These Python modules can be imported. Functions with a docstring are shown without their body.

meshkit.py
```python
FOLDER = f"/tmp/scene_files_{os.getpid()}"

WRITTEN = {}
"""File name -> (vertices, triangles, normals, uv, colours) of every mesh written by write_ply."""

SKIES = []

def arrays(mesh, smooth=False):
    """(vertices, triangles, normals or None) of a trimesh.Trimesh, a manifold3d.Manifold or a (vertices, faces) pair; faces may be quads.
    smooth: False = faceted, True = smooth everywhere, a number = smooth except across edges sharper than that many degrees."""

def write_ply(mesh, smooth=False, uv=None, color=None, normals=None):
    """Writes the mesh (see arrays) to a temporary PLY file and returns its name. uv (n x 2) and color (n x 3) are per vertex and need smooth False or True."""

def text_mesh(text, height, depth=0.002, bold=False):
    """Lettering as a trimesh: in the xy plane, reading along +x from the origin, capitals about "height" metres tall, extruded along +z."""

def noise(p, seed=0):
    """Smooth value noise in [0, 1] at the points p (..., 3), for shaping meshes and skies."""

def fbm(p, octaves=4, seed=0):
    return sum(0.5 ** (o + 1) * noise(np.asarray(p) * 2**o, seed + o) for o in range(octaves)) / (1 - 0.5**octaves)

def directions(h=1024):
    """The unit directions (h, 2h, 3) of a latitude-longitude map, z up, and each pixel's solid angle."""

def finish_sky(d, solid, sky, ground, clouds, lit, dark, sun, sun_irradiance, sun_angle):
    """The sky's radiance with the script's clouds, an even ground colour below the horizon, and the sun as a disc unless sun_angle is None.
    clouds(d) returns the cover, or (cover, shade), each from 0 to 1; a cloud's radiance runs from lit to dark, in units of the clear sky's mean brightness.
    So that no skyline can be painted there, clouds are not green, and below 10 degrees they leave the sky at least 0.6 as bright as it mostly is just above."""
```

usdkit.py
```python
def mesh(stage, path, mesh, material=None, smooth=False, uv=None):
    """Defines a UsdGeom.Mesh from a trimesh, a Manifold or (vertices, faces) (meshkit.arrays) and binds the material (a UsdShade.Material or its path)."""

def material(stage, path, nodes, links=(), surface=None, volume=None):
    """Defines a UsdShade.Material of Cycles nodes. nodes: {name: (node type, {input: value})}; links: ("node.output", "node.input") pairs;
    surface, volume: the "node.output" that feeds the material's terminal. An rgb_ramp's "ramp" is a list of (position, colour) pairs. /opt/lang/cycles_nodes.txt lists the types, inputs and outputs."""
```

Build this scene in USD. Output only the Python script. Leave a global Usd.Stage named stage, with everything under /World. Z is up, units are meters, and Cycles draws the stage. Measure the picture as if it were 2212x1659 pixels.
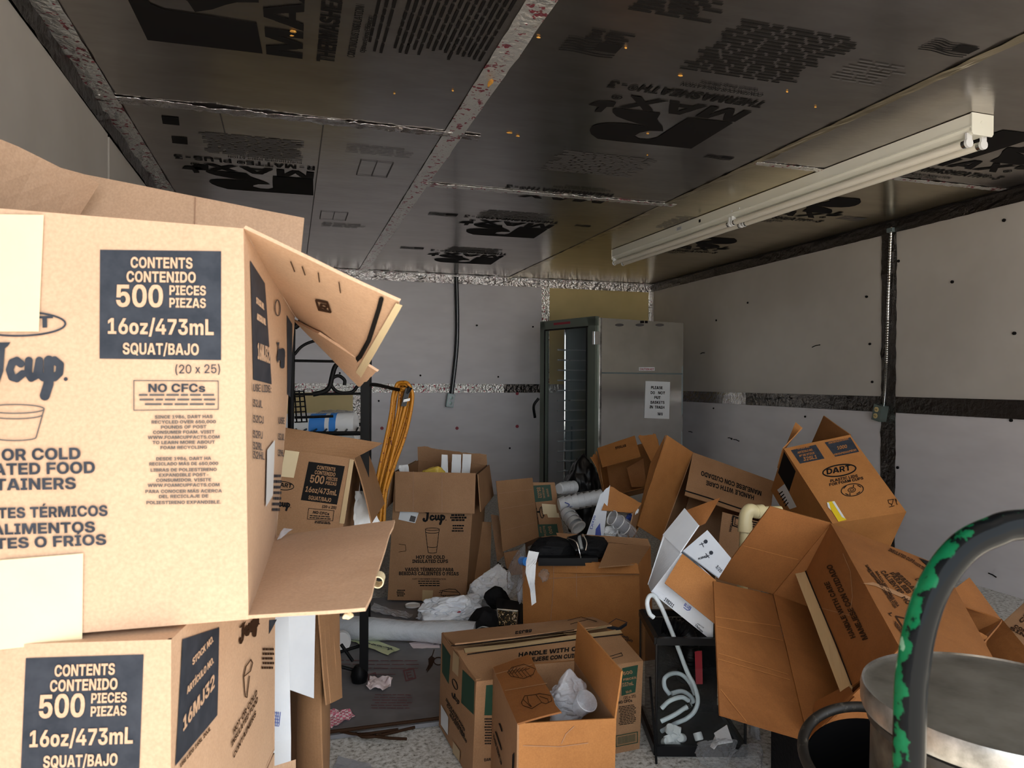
import math, numpy as np, trimesh, usdkit, meshkit
from pxr import Usd, UsdGeom, UsdLux, UsdShade, Gf, Sdf
from shapely.geometry import Polygon, LineString, Point
from shapely.ops import unary_union
from shapely import affinity

stage = Usd.Stage.CreateInMemory()
UsdGeom.SetStageUpAxis(stage, 'Z'); UsdGeom.SetStageMetersPerUnit(stage, 1.0)
UsdGeom.Xform.Define(stage, '/World'); UsdGeom.Scope.Define(stage, '/World/Looks')
V = lambda *a: np.array(a, float)

# ------------------------------------------------------------------ camera, daylight, exposure
FPX, CAM = 1560.0, V(0, 0, 1.27)                       # focal length in pixels of the 2212 px frame; eye height
YAW, PITCH, ROLL = math.radians(17.07), math.radians(-0.2), 0.005
FW = V(math.sin(YAW) * math.cos(PITCH), math.cos(YAW) * math.cos(PITCH), math.sin(PITCH))
R0 = V(math.cos(YAW), -math.sin(YAW), 0); U0 = np.cross(R0, FW)
UP = U0 * math.cos(ROLL) - R0 * math.sin(ROLL); RT = R0 * math.cos(ROLL) + U0 * math.sin(ROLL)
cam = UsdGeom.Camera.Define(stage, '/World/Camera')
cam.CreateHorizontalApertureAttr(36.0); cam.CreateVerticalApertureAttr(27.0)
cam.CreateFocalLengthAttr(36.0 * FPX / 2212); cam.CreateFStopAttr(11.0); cam.CreateFocusDistanceAttr(4.2)
cam.CreateExposureAttr(0.46)
mm = Gf.Matrix4d(1)
for i, a in enumerate((RT, UP, -FW, CAM)):
    for j in range(3): mm[i, j] = float(a[j])
cam.AddTransformOp().Set(mm)
dome = UsdLux.DomeLight.Define(stage, '/World/Sky'); dome.CreateIntensityAttr(1.0); dome.CreateColorAttr(Gf.Vec3f(*(.87, .94, 1.0)))
sun = UsdLux.DistantLight.Define(stage, '/World/Sun'); sun.CreateIntensityAttr(3.6); sun.CreateAngleAttr(1.0); sun.CreateNormalizeAttr(True); sun.CreateColorAttr(Gf.Vec3f(1.0, .86, .68))
sun.AddRotateXYZOp().Set(Gf.Vec3f(*(36, 0, 8)))

# ------------------------------------------------------------------ measured corner points of the things (world metres)
G = {
    'A': [[-0.554,1.07,0.939],[-0.054,1.061,0.939],[-0.027,1.597,0.938],[-0.527,1.606,0.938],[-0.563,1.075,1.492],[-0.063,1.066,1.48],[0.009,1.588,1.404],[-0.491,1.597,1.416]],
    'A_flapR': [[0.167,1.079,1.383],[0.144,1.546,1.259]],
    'A_flapB': [[0.026,1.562,1.608],[-0.44,1.706,1.702]],
    'A_flapBot': [[0.105,1.013,0.949],[0.213,1.503,0.977]],
    'A_flapL': [[-0.361,1.629,1.671],[-0.6,1.253,1.713]],
    'B': [[-0.638,1.126,0.482],[-0.147,1.027,0.482],[-0.029,1.616,0.482],[-0.519,1.714,0.482],[-0.638,1.126,0.932],[-0.147,1.027,0.932],[-0.029,1.616,0.932],[-0.519,1.714,0.932]],
    'C': [[-0.345,2.939,0.538],[0.161,2.843,0.465],[0.254,3.334,0.458],[-0.252,3.43,0.531],[-0.273,2.932,1.043],[0.233,2.836,0.97],[0.326,3.327,0.963],[-0.18,3.423,1.036]],
    'C_flapF': [[0.337,2.762,1.034],[-0.114,2.964,1.102]],
    'C_flapR': [[0.31,2.758,0.738],[0.417,3.234,0.729]],
    'D': [[0.531,4.111,0.029],[0.945,3.94,0.036],[1.177,4.486,0.012],[0.759,4.658,0.033],[0.569,4.107,0.752],[0.995,3.932,0.75],[1.212,4.483,0.734],[0.794,4.656,0.755]],
    'E': [[1.606,4.419,0.004],[1.765,4.412,0.008],[1.753,4.788,0.004],[1.595,4.795,0.004],[1.525,4.498,0.607],[1.682,4.502,0.601],[1.67,4.879,0.55],[1.513,4.875,0.556]],
    'E_flap': [[1.216,4.28,0.656],[1.244,4.217,0.232],[1.515,4.47,0.642],[1.553,4.436,0.259]],
    'F': [[2.136,3.891,0.318],[2.491,3.572,0.166],[2.7,3.877,0.004],[2.345,4.196,0.004],[2.401,3.969,0.834],[2.756,3.65,0.683],[2.964,3.955,0.53],[2.609,4.274,0.682]],
    'F_flapL': [[2.146,3.838,0.955],[1.91,3.752,0.444]],
    'F_flapT': [[2.221,3.761,0.608],[2.572,3.444,0.488]],
    'G': [[1.056,3.231,-0.008],[1.503,2.896,0.002],[1.684,3.137,0.026],[1.237,3.472,0.016],[1.038,3.204,0.43],[1.469,2.874,0.469],[1.656,3.113,0.483],[1.209,3.448,0.474]],
    'H': [[2.416,2.774,0.616],[2.774,2.701,0.665],[2.859,2.905,0.41],[2.5,2.979,0.353],[2.451,3.169,0.929],[2.805,3.097,1.0],[2.889,3.302,0.735],[2.529,3.375,0.678]],
    'H_flapB': [[2.958,3.573,0.916],[2.87,3.37,1.086]],
    'K': [[1.397,1.695,0.262],[1.541,1.518,0.57],[2.104,1.335,0.26],[1.973,1.508,0.26],[1.738,2.305,0.474],[1.855,2.137,0.768],[2.433,1.948,0.429],[2.3,2.122,0.26]],
    'K_flapT': [[1.522,2.345,0.537],[1.63,2.179,0.831]],
    'K_flapL': [[1.347,2.095,0.61],[1.153,1.756,0.341]],
    'K_flapR': [[1.849,2.285,0.595],[1.526,1.669,0.41]],
    'M': [[0.552,2.208,-0.001],[1.161,2.256,-0.004],[1.13,2.636,0.013],[0.522,2.587,0.017],[0.56,2.188,0.328],[1.164,2.238,0.307],[1.139,2.615,0.344],[0.527,2.568,0.358]],
    'N': [[0.576,1.825,0.003],[0.847,1.799,0.003],[0.884,2.183,0.003],[0.613,2.209,0.003],[0.579,1.821,0.363],[0.853,1.794,0.353],[0.889,2.179,0.364],[0.617,2.205,0.363]],
    'N_flapL': [[0.689,1.783,0.398],[0.731,2.166,0.409]],
    'N_flapR': [[0.867,1.782,0.485],[0.897,2.169,0.493]],
    'S': [[2.208,4.863,0.421],[2.564,4.65,0.541],[2.731,4.889,0.472],[2.375,5.103,0.352],[2.196,4.973,0.775],[2.551,4.76,0.895],[2.718,4.999,0.827],[2.363,5.213,0.707]],
    'S_flapT': [[2.15,4.777,0.657],[2.386,4.642,0.741]],
    'U': [[2.486,6.995,0.0],[2.737,6.175,-0.004],[3.812,6.504,-0.0],[3.561,7.324,0.004],[2.482,6.984,1.87],[2.733,6.163,1.866],[3.808,6.492,1.87],[3.557,7.313,1.874]],
    'Bs': [[-0.638,1.126,0.004],[-0.147,1.027,0.004],[-0.029,1.616,0.004],[-0.519,1.714,0.004],[-0.638,1.126,0.476],[-0.147,1.027,0.476],[-0.029,1.616,0.476],[-0.519,1.714,0.476]],
    'E_low': [[1.253,4.235,0.222],[1.369,4.283,0.223],[1.371,4.23,0.084],[1.274,4.207,0.085]],
    'E_side': [[1.224,4.433,0.423],[1.272,4.418,0.415],[1.278,4.311,0.185],[1.237,4.323,0.145]],
    'E_tall': [[1.138,4.407,0.388],[1.23,4.431,0.373],[1.164,4.241,-0.008],[1.051,4.171,0.034]],
    'F_in': [[2.08,3.92,0.782],[2.155,3.877,0.952],[1.941,3.794,0.434],[1.905,3.805,0.35]],
    'S_hinge': [[2.188,4.954,0.777],[2.427,4.819,0.876]],
    'S_flapR': [[2.414,4.749,0.891],[2.564,4.756,0.898],[2.551,4.654,0.766],[2.443,4.583,0.7]],
    'S_flapL': [[2.064,4.804,0.736],[2.172,4.928,0.779],[2.198,4.866,0.472],[2.115,4.788,0.653]],
    'S_in': [[2.43,4.953,0.621],[2.55,4.916,0.695],[2.548,4.864,0.486],[2.442,4.896,0.485]],
    'I': [[1.225,2.299,0.526],[1.385,2.155,0.384],[1.433,2.266,0.378],[1.272,2.41,0.52],[1.347,2.304,0.656],[1.406,2.181,0.589],[1.404,2.307,0.625],[1.346,2.43,0.692]],
    'I_flapF': [[1.254,2.269,0.568],[1.381,2.141,0.449]],
    'I_flapW': [[1.364,2.32,0.659],[1.433,2.194,0.59],[1.532,2.268,0.633],[1.504,2.382,0.714]],
    'I_flapL': [[1.424,2.406,0.794],[1.421,2.302,0.75]],
    'I_flapB': [[1.444,2.431,0.785],[1.624,2.481,0.816],[1.499,2.383,0.742],[1.443,2.338,0.743]],
    'J': [[1.997,3.148,0.01],[2.125,3.004,0.004],[2.295,3.172,0.004],[2.166,3.316,0.004],[2.147,3.261,0.598],[2.275,3.117,0.565],[2.444,3.285,0.49],[2.316,3.429,0.522]],
    'Q': [[1.521,3.609,0.257],[1.659,3.493,0.162],[1.785,3.664,0.179],[1.647,3.78,0.275],[1.629,3.63,0.665],[1.767,3.514,0.57],[1.91,3.7,0.583],[1.754,3.8,0.682]],
    'Q_left': [[1.618,3.612,0.665],[1.526,3.608,0.425],[1.602,3.543,0.426],[1.617,3.559,0.462],[1.621,3.58,0.558],[1.675,3.616,0.711]],
    'Q_back': [[1.69,3.642,0.704],[1.854,3.592,0.603],[1.781,3.53,0.563],[1.611,3.583,0.578]],
    'W_a': [[-0.003,1.861,0.736],[0.064,1.924,0.712],[0.061,1.903,0.46],[-0.003,1.839,0.518]],
    'W_b': [[-0.032,1.87,0.735],[-0.003,1.861,0.736],[0.005,1.815,0.405],[-0.039,1.808,0.408]],
    'X_l': [[0.024,2.062,0.676],[0.072,1.995,0.691],[0.092,1.955,0.201],[0.02,2.03,0.172]],
    'X_r': [[0.072,2.005,0.688],[0.112,2.265,0.61],[0.117,2.209,0.06],[0.093,1.966,0.195]],
    'X_in': [[0.004,2.245,0.432],[0.031,2.101,0.482],[0.021,2.061,0.155],[-0.015,2.197,0.088]],
    'Y': [[0.071,1.964,0.7],[0.14,2.151,0.64],[0.137,2.099,0.373],[0.094,1.935,0.425]],
    'Z': [[-0.059,1.584,0.459],[0.016,1.687,0.42],[0.016,1.666,0.369],[-0.056,1.531,0.425]],
    'L': [[2.581,2.091,0.003],[2.526,1.794,0.003],[2.951,1.978,0.003],[3.0,2.277,0.003],[2.581,2.091,0.335],[2.526,1.794,0.261],[2.951,1.978,0.351],[3.0,2.277,0.367]],
    'f_receipt': [[0.278,3.529,0.022],[0.379,3.532,0.022],[0.491,3.349,0.022],[0.429,3.297,0.022]],
    'f_cupflat': [[0.547,3.432,0.022],[0.556,3.361,0.022],[0.674,3.326,0.022],[0.694,3.447,0.022]],
    'f_wrapper': [[0.297,2.946,0.022],[0.325,3.056,0.022],[0.392,3.056,0.022],[0.41,2.997,0.022],[0.383,2.912,0.022],[0.304,2.904,0.022]],
    'f_pink': [[0.137,2.806,0.022],[0.216,2.787,0.022],[0.234,2.722,0.022],[0.133,2.649,0.022]],
    'f_lid': [[0.653,3.985,0.022],[0.613,3.997,0.022],[0.692,3.974,0.022],[0.665,4.061,0.022]],
    'f_film': [[0.404,3.949,0.022],[0.451,4.07,0.022],[0.632,3.811,0.022],[0.591,3.768,0.022]],
    'f_board': [[-0.037,2.623,0.022],[0.531,2.612,0.022]],
    'f_filmf': [[0.14,2.443,0.022],[0.257,2.408,0.022],[0.221,2.513,0.022]],
    'f_twig': [[0.175,2.629,0.022],[0.244,2.588,0.022],[0.374,2.585,0.022],[0.273,2.558,0.022]],
    'f_roll': [[0.204,3.594,0.068],[0.841,3.315,0.081]],
    'post': [[0.297,3.046,0.0],[0.029,3.125,0.0]],
    'pvc': [[1.829,2.626,0.423],[1.871,2.666,0.703],[1.877,2.664,0.719],[1.948,2.663,0.714]],
    'hose': [[1.206,2.242,0.455],[1.192,2.246,0.47],[1.184,2.249,0.504],[1.201,2.265,0.523],[1.227,2.277,0.517],[1.249,2.271,0.482],[1.275,2.273,0.429],[1.305,2.274,0.363],[1.314,2.25,0.318],[1.333,2.234,0.257],[1.357,2.226,0.207],[1.369,2.222,0.158],[1.359,2.225,0.12],[1.333,2.233,0.093],[1.295,2.244,0.075],[1.263,2.286,0.033]],
    'hose2': [[1.289,2.278,0.164],[1.273,2.283,0.189],[1.272,2.284,0.217],[1.298,2.296,0.226],[1.335,2.306,0.223],[1.36,2.298,0.211],[1.382,2.291,0.183],[1.381,2.26,0.16]],
    'hose3': [[1.291,2.267,0.171],[1.33,2.266,0.175],[1.364,2.266,0.155],[1.379,2.271,0.128],[1.365,2.296,0.096]],
    'hose4': [[1.233,2.233,0.141],[1.261,2.224,0.168],[1.304,2.221,0.176],[1.333,2.223,0.159]],
    'hose5': [[1.231,2.233,0.096],[1.275,2.219,0.119],[1.323,2.215,0.144]],
    'tank': [[1.192,2.194,0.401],[1.481,2.105,0.393],[1.482,2.103,-0.011],[1.191,2.193,-0.004]],
    'redstrip': [[1.396,2.288,0.303],[1.42,2.28,0.304],[1.413,2.261,0.192],[1.389,2.268,0.192]],
    'caps': [[1.257,2.225,0.062],[1.273,2.22,0.067],[1.282,2.217,0.077],[1.243,2.229,0.023],[1.261,2.223,0.018],[1.285,2.216,0.023],[1.252,2.226,0.047],[1.271,2.221,0.043],[1.304,2.21,0.038],[1.351,2.196,0.058],[1.292,2.214,-0.002]],
    'tubeh': [[0.589,0.571,0.822],[0.591,0.57,0.914],[0.596,0.569,0.997],[0.607,0.566,1.048],[0.622,0.561,1.082],[0.644,0.555,1.108],[0.668,0.547,1.122],[0.7,0.538,1.13],[0.734,0.527,1.132]],
    'scroll': [[0.008,3.189,1.527],[0.294,3.101,1.529]],
    'cordtop': [[0.495,3.352,1.237],[0.383,3.332,0.62]],
    'cups': [[1.744,4.588,0.543],[1.881,4.65,0.542],[1.673,4.4,0.47],[1.962,4.364,0.515],[1.68,4.293,0.443],[1.721,4.175,0.358]],
    'sack': [[2.207,5.282,0.498]],
    'bagw': [[0.827,3.665,0.081],[1.027,3.76,0.105]],
    'blk': [[0.901,3.38,0.101],[1.027,3.394,0.107],[1.147,3.933,0.163]],
    'blkbox': [[0.986,3.459,0.194],[1.087,3.376,0.187],[1.066,3.33,0.068],[0.96,3.383,0.069]],
    'patt': [[1.11,3.996,0.195],[1.157,4.034,0.222],[1.192,3.919,0.198],[1.188,3.92,0.15],[1.071,3.851,0.075],[1.059,3.907,0.091]],
    'gold': [[0.963,3.362,0.166],[1.053,3.313,0.164],[1.044,3.305,0.096],[0.967,3.35,0.093]],
    'tongue': [[1.013,3.034,0.526],[1.056,3.021,0.518],[1.033,2.996,0.476],[1.022,2.978,0.396],[1.025,2.966,0.319],[1.006,2.972,0.306],[1.003,2.984,0.368],[0.99,3.009,0.441],[0.995,3.018,0.484]],
    'bagclear': [[1.007,3.192,0.388],[1.172,3.246,0.484],[1.03,3.237,0.418]],
    'strap': [[1.224,3.126,0.55],[1.25,3.087,0.539],[1.259,3.063,0.497],[1.267,3.06,0.459]],
    'gblack': [[1.186,3.19,0.484],[1.212,3.077,0.465],[1.361,3.157,0.481]],
    'ext': [[1.23,3.124,0.55],[1.294,3.105,0.567],[1.287,3.054,0.502],[1.249,3.066,0.497]],
    'Nbag': [[0.777,1.955,0.358],[0.789,1.867,0.37]],
    'floorbags': [[1.298,2.003,0.092],[1.435,2.013,0.052],[1.365,2.066,0.105],[1.603,2.223,-0.002]],
    'paper': [[1.323,2.048,0.13],[1.38,2.062,0.143],[1.363,2.004,0.117],[1.308,2.0,0.119],[1.283,2.008,0.111],[1.332,2.056,0.118],[1.307,2.001,0.12],[1.283,1.987,0.113]],
    'package': [[0.027,3.443,1.052],[0.3,3.359,1.064]],
    'cable': [[1.719,7.74,2.412],[1.732,7.74,1.946],[1.723,7.74,1.591],[1.674,7.74,1.135]],
    'R': [[1.909,3.189],[1.897,2.815],[1.674,2.826],[1.67,2.926],[1.669,3.017],[1.669,3.099],[1.643,3.136],[1.597,3.143],[1.554,3.108],[1.559,3.059],[1.589,3.023],[1.654,3.009],[1.62,2.955],[1.577,2.912],[1.551,2.878],[1.541,2.845],[1.532,2.813],[1.32,2.819],[1.317,2.842],[1.33,2.867],[1.364,2.902],[1.434,2.934],[1.558,2.975],[1.444,2.973],[1.361,2.994],[1.326,3.018],[1.313,3.054],[1.323,3.102],[1.349,3.147],[1.405,3.198],[1.506,3.201]],
    'leaf': [[1.197,2.82],[1.217,2.771],[1.265,2.756],[1.297,2.761],[1.306,2.807],[1.279,2.816],[1.281,2.877],[1.252,2.886],[1.249,2.825]],
}

# ------------------------------------------------------------------ materials
MT = {}
def mat(name, nodes, links, surface='p.BSDF'):
    MT[name] = usdkit.material(stage, '/World/Looks/' + name, nodes, links, surface=surface); return name
def plain(name, c, rough=.5, metal=0., bump=0., bscale=60., dark=None, nscale=4., spec=None, dist=.01, aniso=None, ramp=(.35, .65)):
    p = {'roughness': rough, 'metallic': metal}
    if spec is not None: p['specular_ior_level'] = spec
    n = {'p': ('principled_bsdf', p), 'g': ('geometry', {})}; L = []
    src = 'g.position'
    if aniso: n['mp'] = ('mapping', {'scale': aniso}); L.append(('g.position', 'mp.vector')); src = 'mp.vector'
    if dark is None: p['base_color'] = c
    else:
        n['n'] = ('noise_texture', {'scale': nscale, 'detail': 6., 'roughness': .62})
        n['r'] = ('rgb_ramp', {'ramp': [(ramp[0], dark), (ramp[1], c)]})
        L += [(src, 'n.vector'), ('n.fac', 'r.fac'), ('r.color', 'p.base_color')]
    if bump:
        n['bn'] = ('noise_texture', {'scale': bscale, 'detail': 4.})
        n['b'] = ('bump', {'strength': bump, 'distance': dist})
        L += [(src, 'bn.vector'), ('bn.fac', 'b.height'), ('b.normal', 'p.normal')]
    return mat(name, n, L)
def film(name, amount, tint, rough=.15, bump=.5, bscale=25., body=(.8, .82, .85), bodyfac=.15):
    n = {'g': ('geometry', {}), 't': ('transparent_bsdf', {'color': (.96, .97, .98)}), 's': ('glossy_bsdf', {'roughness': rough, 'color': tint}), 'd': ('translucent_bsdf', {'color': body}),
         'f': ('diffuse_bsdf', {'color': body}), 'a1': ('mix_closure', {'fac': .5}), 'a2': ('mix_closure', {'fac': bodyfac}), 'm': ('mix_closure', {}), 'lw': ('layer_weight', {'blend': amount}),
         'n': ('noise_texture', {'scale': bscale, 'detail': 3.}), 'b': ('bump', {'strength': bump, 'distance': .02})}
    L = [('g.position', 'n.vector'), ('n.fac', 'b.height'), ('b.normal', 's.normal'), ('d.BSDF', 'a1.closure1'), ('f.BSDF', 'a1.closure2'), ('t.BSDF', 'a2.closure1'), ('a1.closure', 'a2.closure2'),
         ('a2.closure', 'm.closure1'), ('s.BSDF', 'm.closure2'), ('b.normal', 'lw.normal'), ('lw.facing', 'm.fac')]
    return mat(name, n, L, 'm.closure')
def kraft(name, c, d):
    n = {'g': ('geometry', {}), 'n': ('noise_texture', {'scale': 5., 'detail': 5., 'roughness': .6}), 'r': ('rgb_ramp', {'ramp': [(.3, d), (.7, c)]}),
         'fn': ('noise_texture', {'scale': 220., 'detail': 3.}), 'fr': ('rgb_ramp', {'ramp': [(.3, (.86, .85, .84)), (.7, (1., 1., 1.))]}),
         'mx': ('mix', {'mix_type': 'multiply', 'fac': 1.}), 'w': ('noise_texture', {'scale': 30., 'detail': 2.}), 'b': ('bump', {'strength': .18, 'distance': .006}), 'p': ('principled_bsdf', {'roughness': .62, 'specular_ior_level': .3})}
    L = [('g.position', 'n.vector'), ('n.fac', 'r.fac'), ('g.position', 'fn.vector'), ('fn.fac', 'fr.fac'), ('r.color', 'mx.color1'), ('fr.color', 'mx.color2'), ('mx.color', 'p.base_color'),
         ('g.position', 'w.vector'), ('w.fac', 'b.height'), ('b.normal', 'p.normal')]
    return mat(name, n, L)
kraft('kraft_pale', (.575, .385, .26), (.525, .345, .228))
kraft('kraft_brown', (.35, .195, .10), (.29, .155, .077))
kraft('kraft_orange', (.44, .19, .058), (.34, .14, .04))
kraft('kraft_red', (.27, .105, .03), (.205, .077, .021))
plain('board_white', (.62, .66, .72), .55, dark=(.54, .58, .65), bump=.05)
plain('ink_navy', (.022, .027, .038), .6, dark=(.038, .044, .058), nscale=30, spec=.15)
plain('ink_black', (.010, .009, .009), .75, spec=.1); plain('ink_green', (.008, .045, .024), .55); plain('ink_blue', (.03, .06, .30), .5); plain('ink_red', (.32, .03, .05), .5)
plain('ink_brown', (.035, .016, .008), .7, spec=.1); plain('ink_faint', (.33, .19, .12), .6); plain('ink_grey', (.085, .08, .08), .7, spec=.15)
plain('tape_beige', (.70, .59, .38), .35, dark=(.64, .53, .34)); plain('tape_tan', (.42, .30, .16), .35)
plain('paper_white', (.72, .74, .76), .6, bump=.2, bscale=40.); plain('paper_yellow', (.55, .60, .36), .6); plain('paper_pink', (.72, .62, .64), .6)
plain('sticker_white', (.66, .68, .70), .4); plain('sticker_yellow', (.75, .55, .02), .4)
plain('black_plastic', (.006, .006, .007), .35, spec=.22); plain('black_soft', (.008, .008, .009), .7, bump=.4, bscale=60., spec=.15); plain('black_iron', (.004, .004, .0045), .5, spec=.12); plain('cabinet_inner', (.30, .36, .37), .45, .2); plain('slide_wire', (.62, .66, .68), .35, .4)
plain('white_plastic', (.75, .76, .77), .35); plain('cream_pvc', (.72, .62, .36), .35); plain('foam_white', (.70, .72, .74), .5); plain('hose_white', (.62, .68, .72), .3)
plain('red_plastic', (.35, .006, .02), .3); plain('yellow_food', (.72, .50, .08), .5); plain('foam_blue', (.05, .25, .72), .3)
plain('foil', (.80, .80, .80), .16, 1., bump=1., bscale=34., dist=.02, dark=(.55, .5, .5), nscale=20.)
plain('foil_dark', (.10, .09, .085), .22, .9, bump=1., bscale=26., dist=.02)
plain('chrome', (.7, .72, .73), .12, 1.)
plain('wall_panel', (.66, .63, .645), .46, .15, dark=(.60, .57, .585), nscale=2.2, bump=.03, bscale=8., aniso=(1., 1., 3.))
plain('wall_panel_warm', (.53, .495, .455), .5, .15, dark=(.47, .435, .395), nscale=1.8, bump=.03, bscale=8.)
plain('wall_panel_tan', (.62, .48, .22), .5, .1, dark=(.55, .43, .19), nscale=3.)
plain('ceiling_panel', (.42, .39, .37), .22, .95, dark=(.34, .31, .29), nscale=3., bump=.06, bscale=14., aniso=(1., 2.5, 1.))
plain('ceiling_panel_olive', (.56, .48, .33), .22, .92, dark=(.46, .39, .26), nscale=3., bump=.06, bscale=14., aniso=(1., 2.5, 1.))
plain('gap_black', (.006, .005, .005), .8)
plain('stainless', (.80, .79, .76), .21, 1., bump=.04, bscale=5., dark=(.68, .67, .64), nscale=3.)
plain('door_green', (.16, .19, .16), .4, .3); plain('steel_dark', (.17, .22, .235), .4, .35)
plain('lamp_white', (.78, .77, .68), .35); plain('tube_white', (.82, .78, .68), .25)
plain('galvanised', (.26, .245, .215), .38, .6, dark=(.12, .11, .095), nscale=7., bump=.1, bscale=20.); plain('steel_rim', (.50, .50, .49), .3, .9, dark=(.10, .098, .09), nscale=8.)
plain('drum_side', (.12, .115, .10), .4, .7, dark=(.03, .028, .025), nscale=18.)
plain('rope_yellow', (.47, .19, .012), .5, dark=(.13, .02, .008), nscale=70., ramp=(.36, .42))
plain('cable_grey', (.30, .32, .33), .3, .4); plain('outlet_ivory', (.55, .43, .20), .4); plain('box_steel', (.18, .23, .22), .35, .7)
plain('rust_black', (.012, .011, .010), .5, dark=(.10, .09, .075), nscale=50., ramp=(.3, .42))
plain('foam_orange', (.65, .33, .06), .7)
plain('board_grey', (.21, .21, .225), .55, .1, dark=(.14, .135, .145), nscale=3.5); plain('ink_faded_red', (.16, .055, .065), .6)
plain('outside_concrete', (.45, .43, .40), .8)
# worn green paint over black on the hand truck
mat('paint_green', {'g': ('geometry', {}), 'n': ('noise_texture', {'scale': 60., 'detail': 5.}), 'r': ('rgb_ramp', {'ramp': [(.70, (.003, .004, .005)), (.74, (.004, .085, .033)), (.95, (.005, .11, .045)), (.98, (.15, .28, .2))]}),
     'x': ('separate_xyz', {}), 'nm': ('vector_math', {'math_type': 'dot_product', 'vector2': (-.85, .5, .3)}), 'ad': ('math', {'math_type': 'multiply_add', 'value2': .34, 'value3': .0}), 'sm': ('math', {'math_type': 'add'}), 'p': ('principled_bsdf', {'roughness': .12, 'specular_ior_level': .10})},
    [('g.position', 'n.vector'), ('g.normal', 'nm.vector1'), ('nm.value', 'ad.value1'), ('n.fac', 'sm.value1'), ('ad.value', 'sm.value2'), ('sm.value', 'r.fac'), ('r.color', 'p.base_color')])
# speckled concrete floor
mat('concrete', {'g': ('geometry', {}), 'n': ('noise_texture', {'scale': 55., 'detail': 5., 'roughness': .7}), 'r': ('rgb_ramp', {'ramp': [(.34, (.10, .09, .075)), (.43, (.40, .39, .36)), (.55, (.62, .62, .60)), (.72, (.76, .77, .76))]}),
     'v': ('voronoi_texture', {'scale': 110.}), 'vr': ('rgb_ramp', {'ramp': [(.06, (.3, .28, .25)), (.16, (1., 1., 1.))]}), 'mx': ('mix', {'mix_type': 'multiply', 'fac': .8}), 'b': ('bump', {'strength': .3, 'distance': .004}), 'p': ('principled_bsdf', {'roughness': .7})},
    [('g.position', 'n.vector'), ('n.fac', 'r.fac'), ('g.position', 'v.vector'), ('v.distance', 'vr.fac'), ('r.color', 'mx.color1'), ('vr.color', 'mx.color2'), ('mx.color', 'p.base_color'), ('n.fac', 'b.height'), ('b.normal', 'p.normal')])
# foil tape with red printed marks
mat('tape_foil', {'g': ('geometry', {}), 'n': ('noise_texture', {'scale': 40., 'detail': 3.}), 'b': ('bump', {'strength': 1., 'distance': .02}), 'v': ('noise_texture', {'scale': 38., 'detail': 2.}),
     'r': ('rgb_ramp', {'ramp': [(.60, (.84, .84, .82)), (.64, (.42, .09, .12))]}), 'p': ('principled_bsdf', {'metallic': .8, 'roughness': .25})},
    [('g.position', 'n.vector'), ('n.fac', 'b.height'), ('b.normal', 'p.normal'), ('g.position', 'v.vector'), ('v.fac', 'r.fac'), ('r.color', 'p.base_color')])
film('film_clear', .16, (.95, .97, 1.), .08, .5, 13., bodyfac=.08); film('film_bag', .25, (.95, .97, 1.), .14, .45, 14., (.84, .88, .96), .42)
film('film_roll', .25, (.9, .95, 1.), .2, .6, 22., (.92, .95, .99), .95); plain('bag_white', (.86, .89, .94), .35, bump=.5, bscale=45., dark=(.74, .79, .88), nscale=12.)
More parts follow.
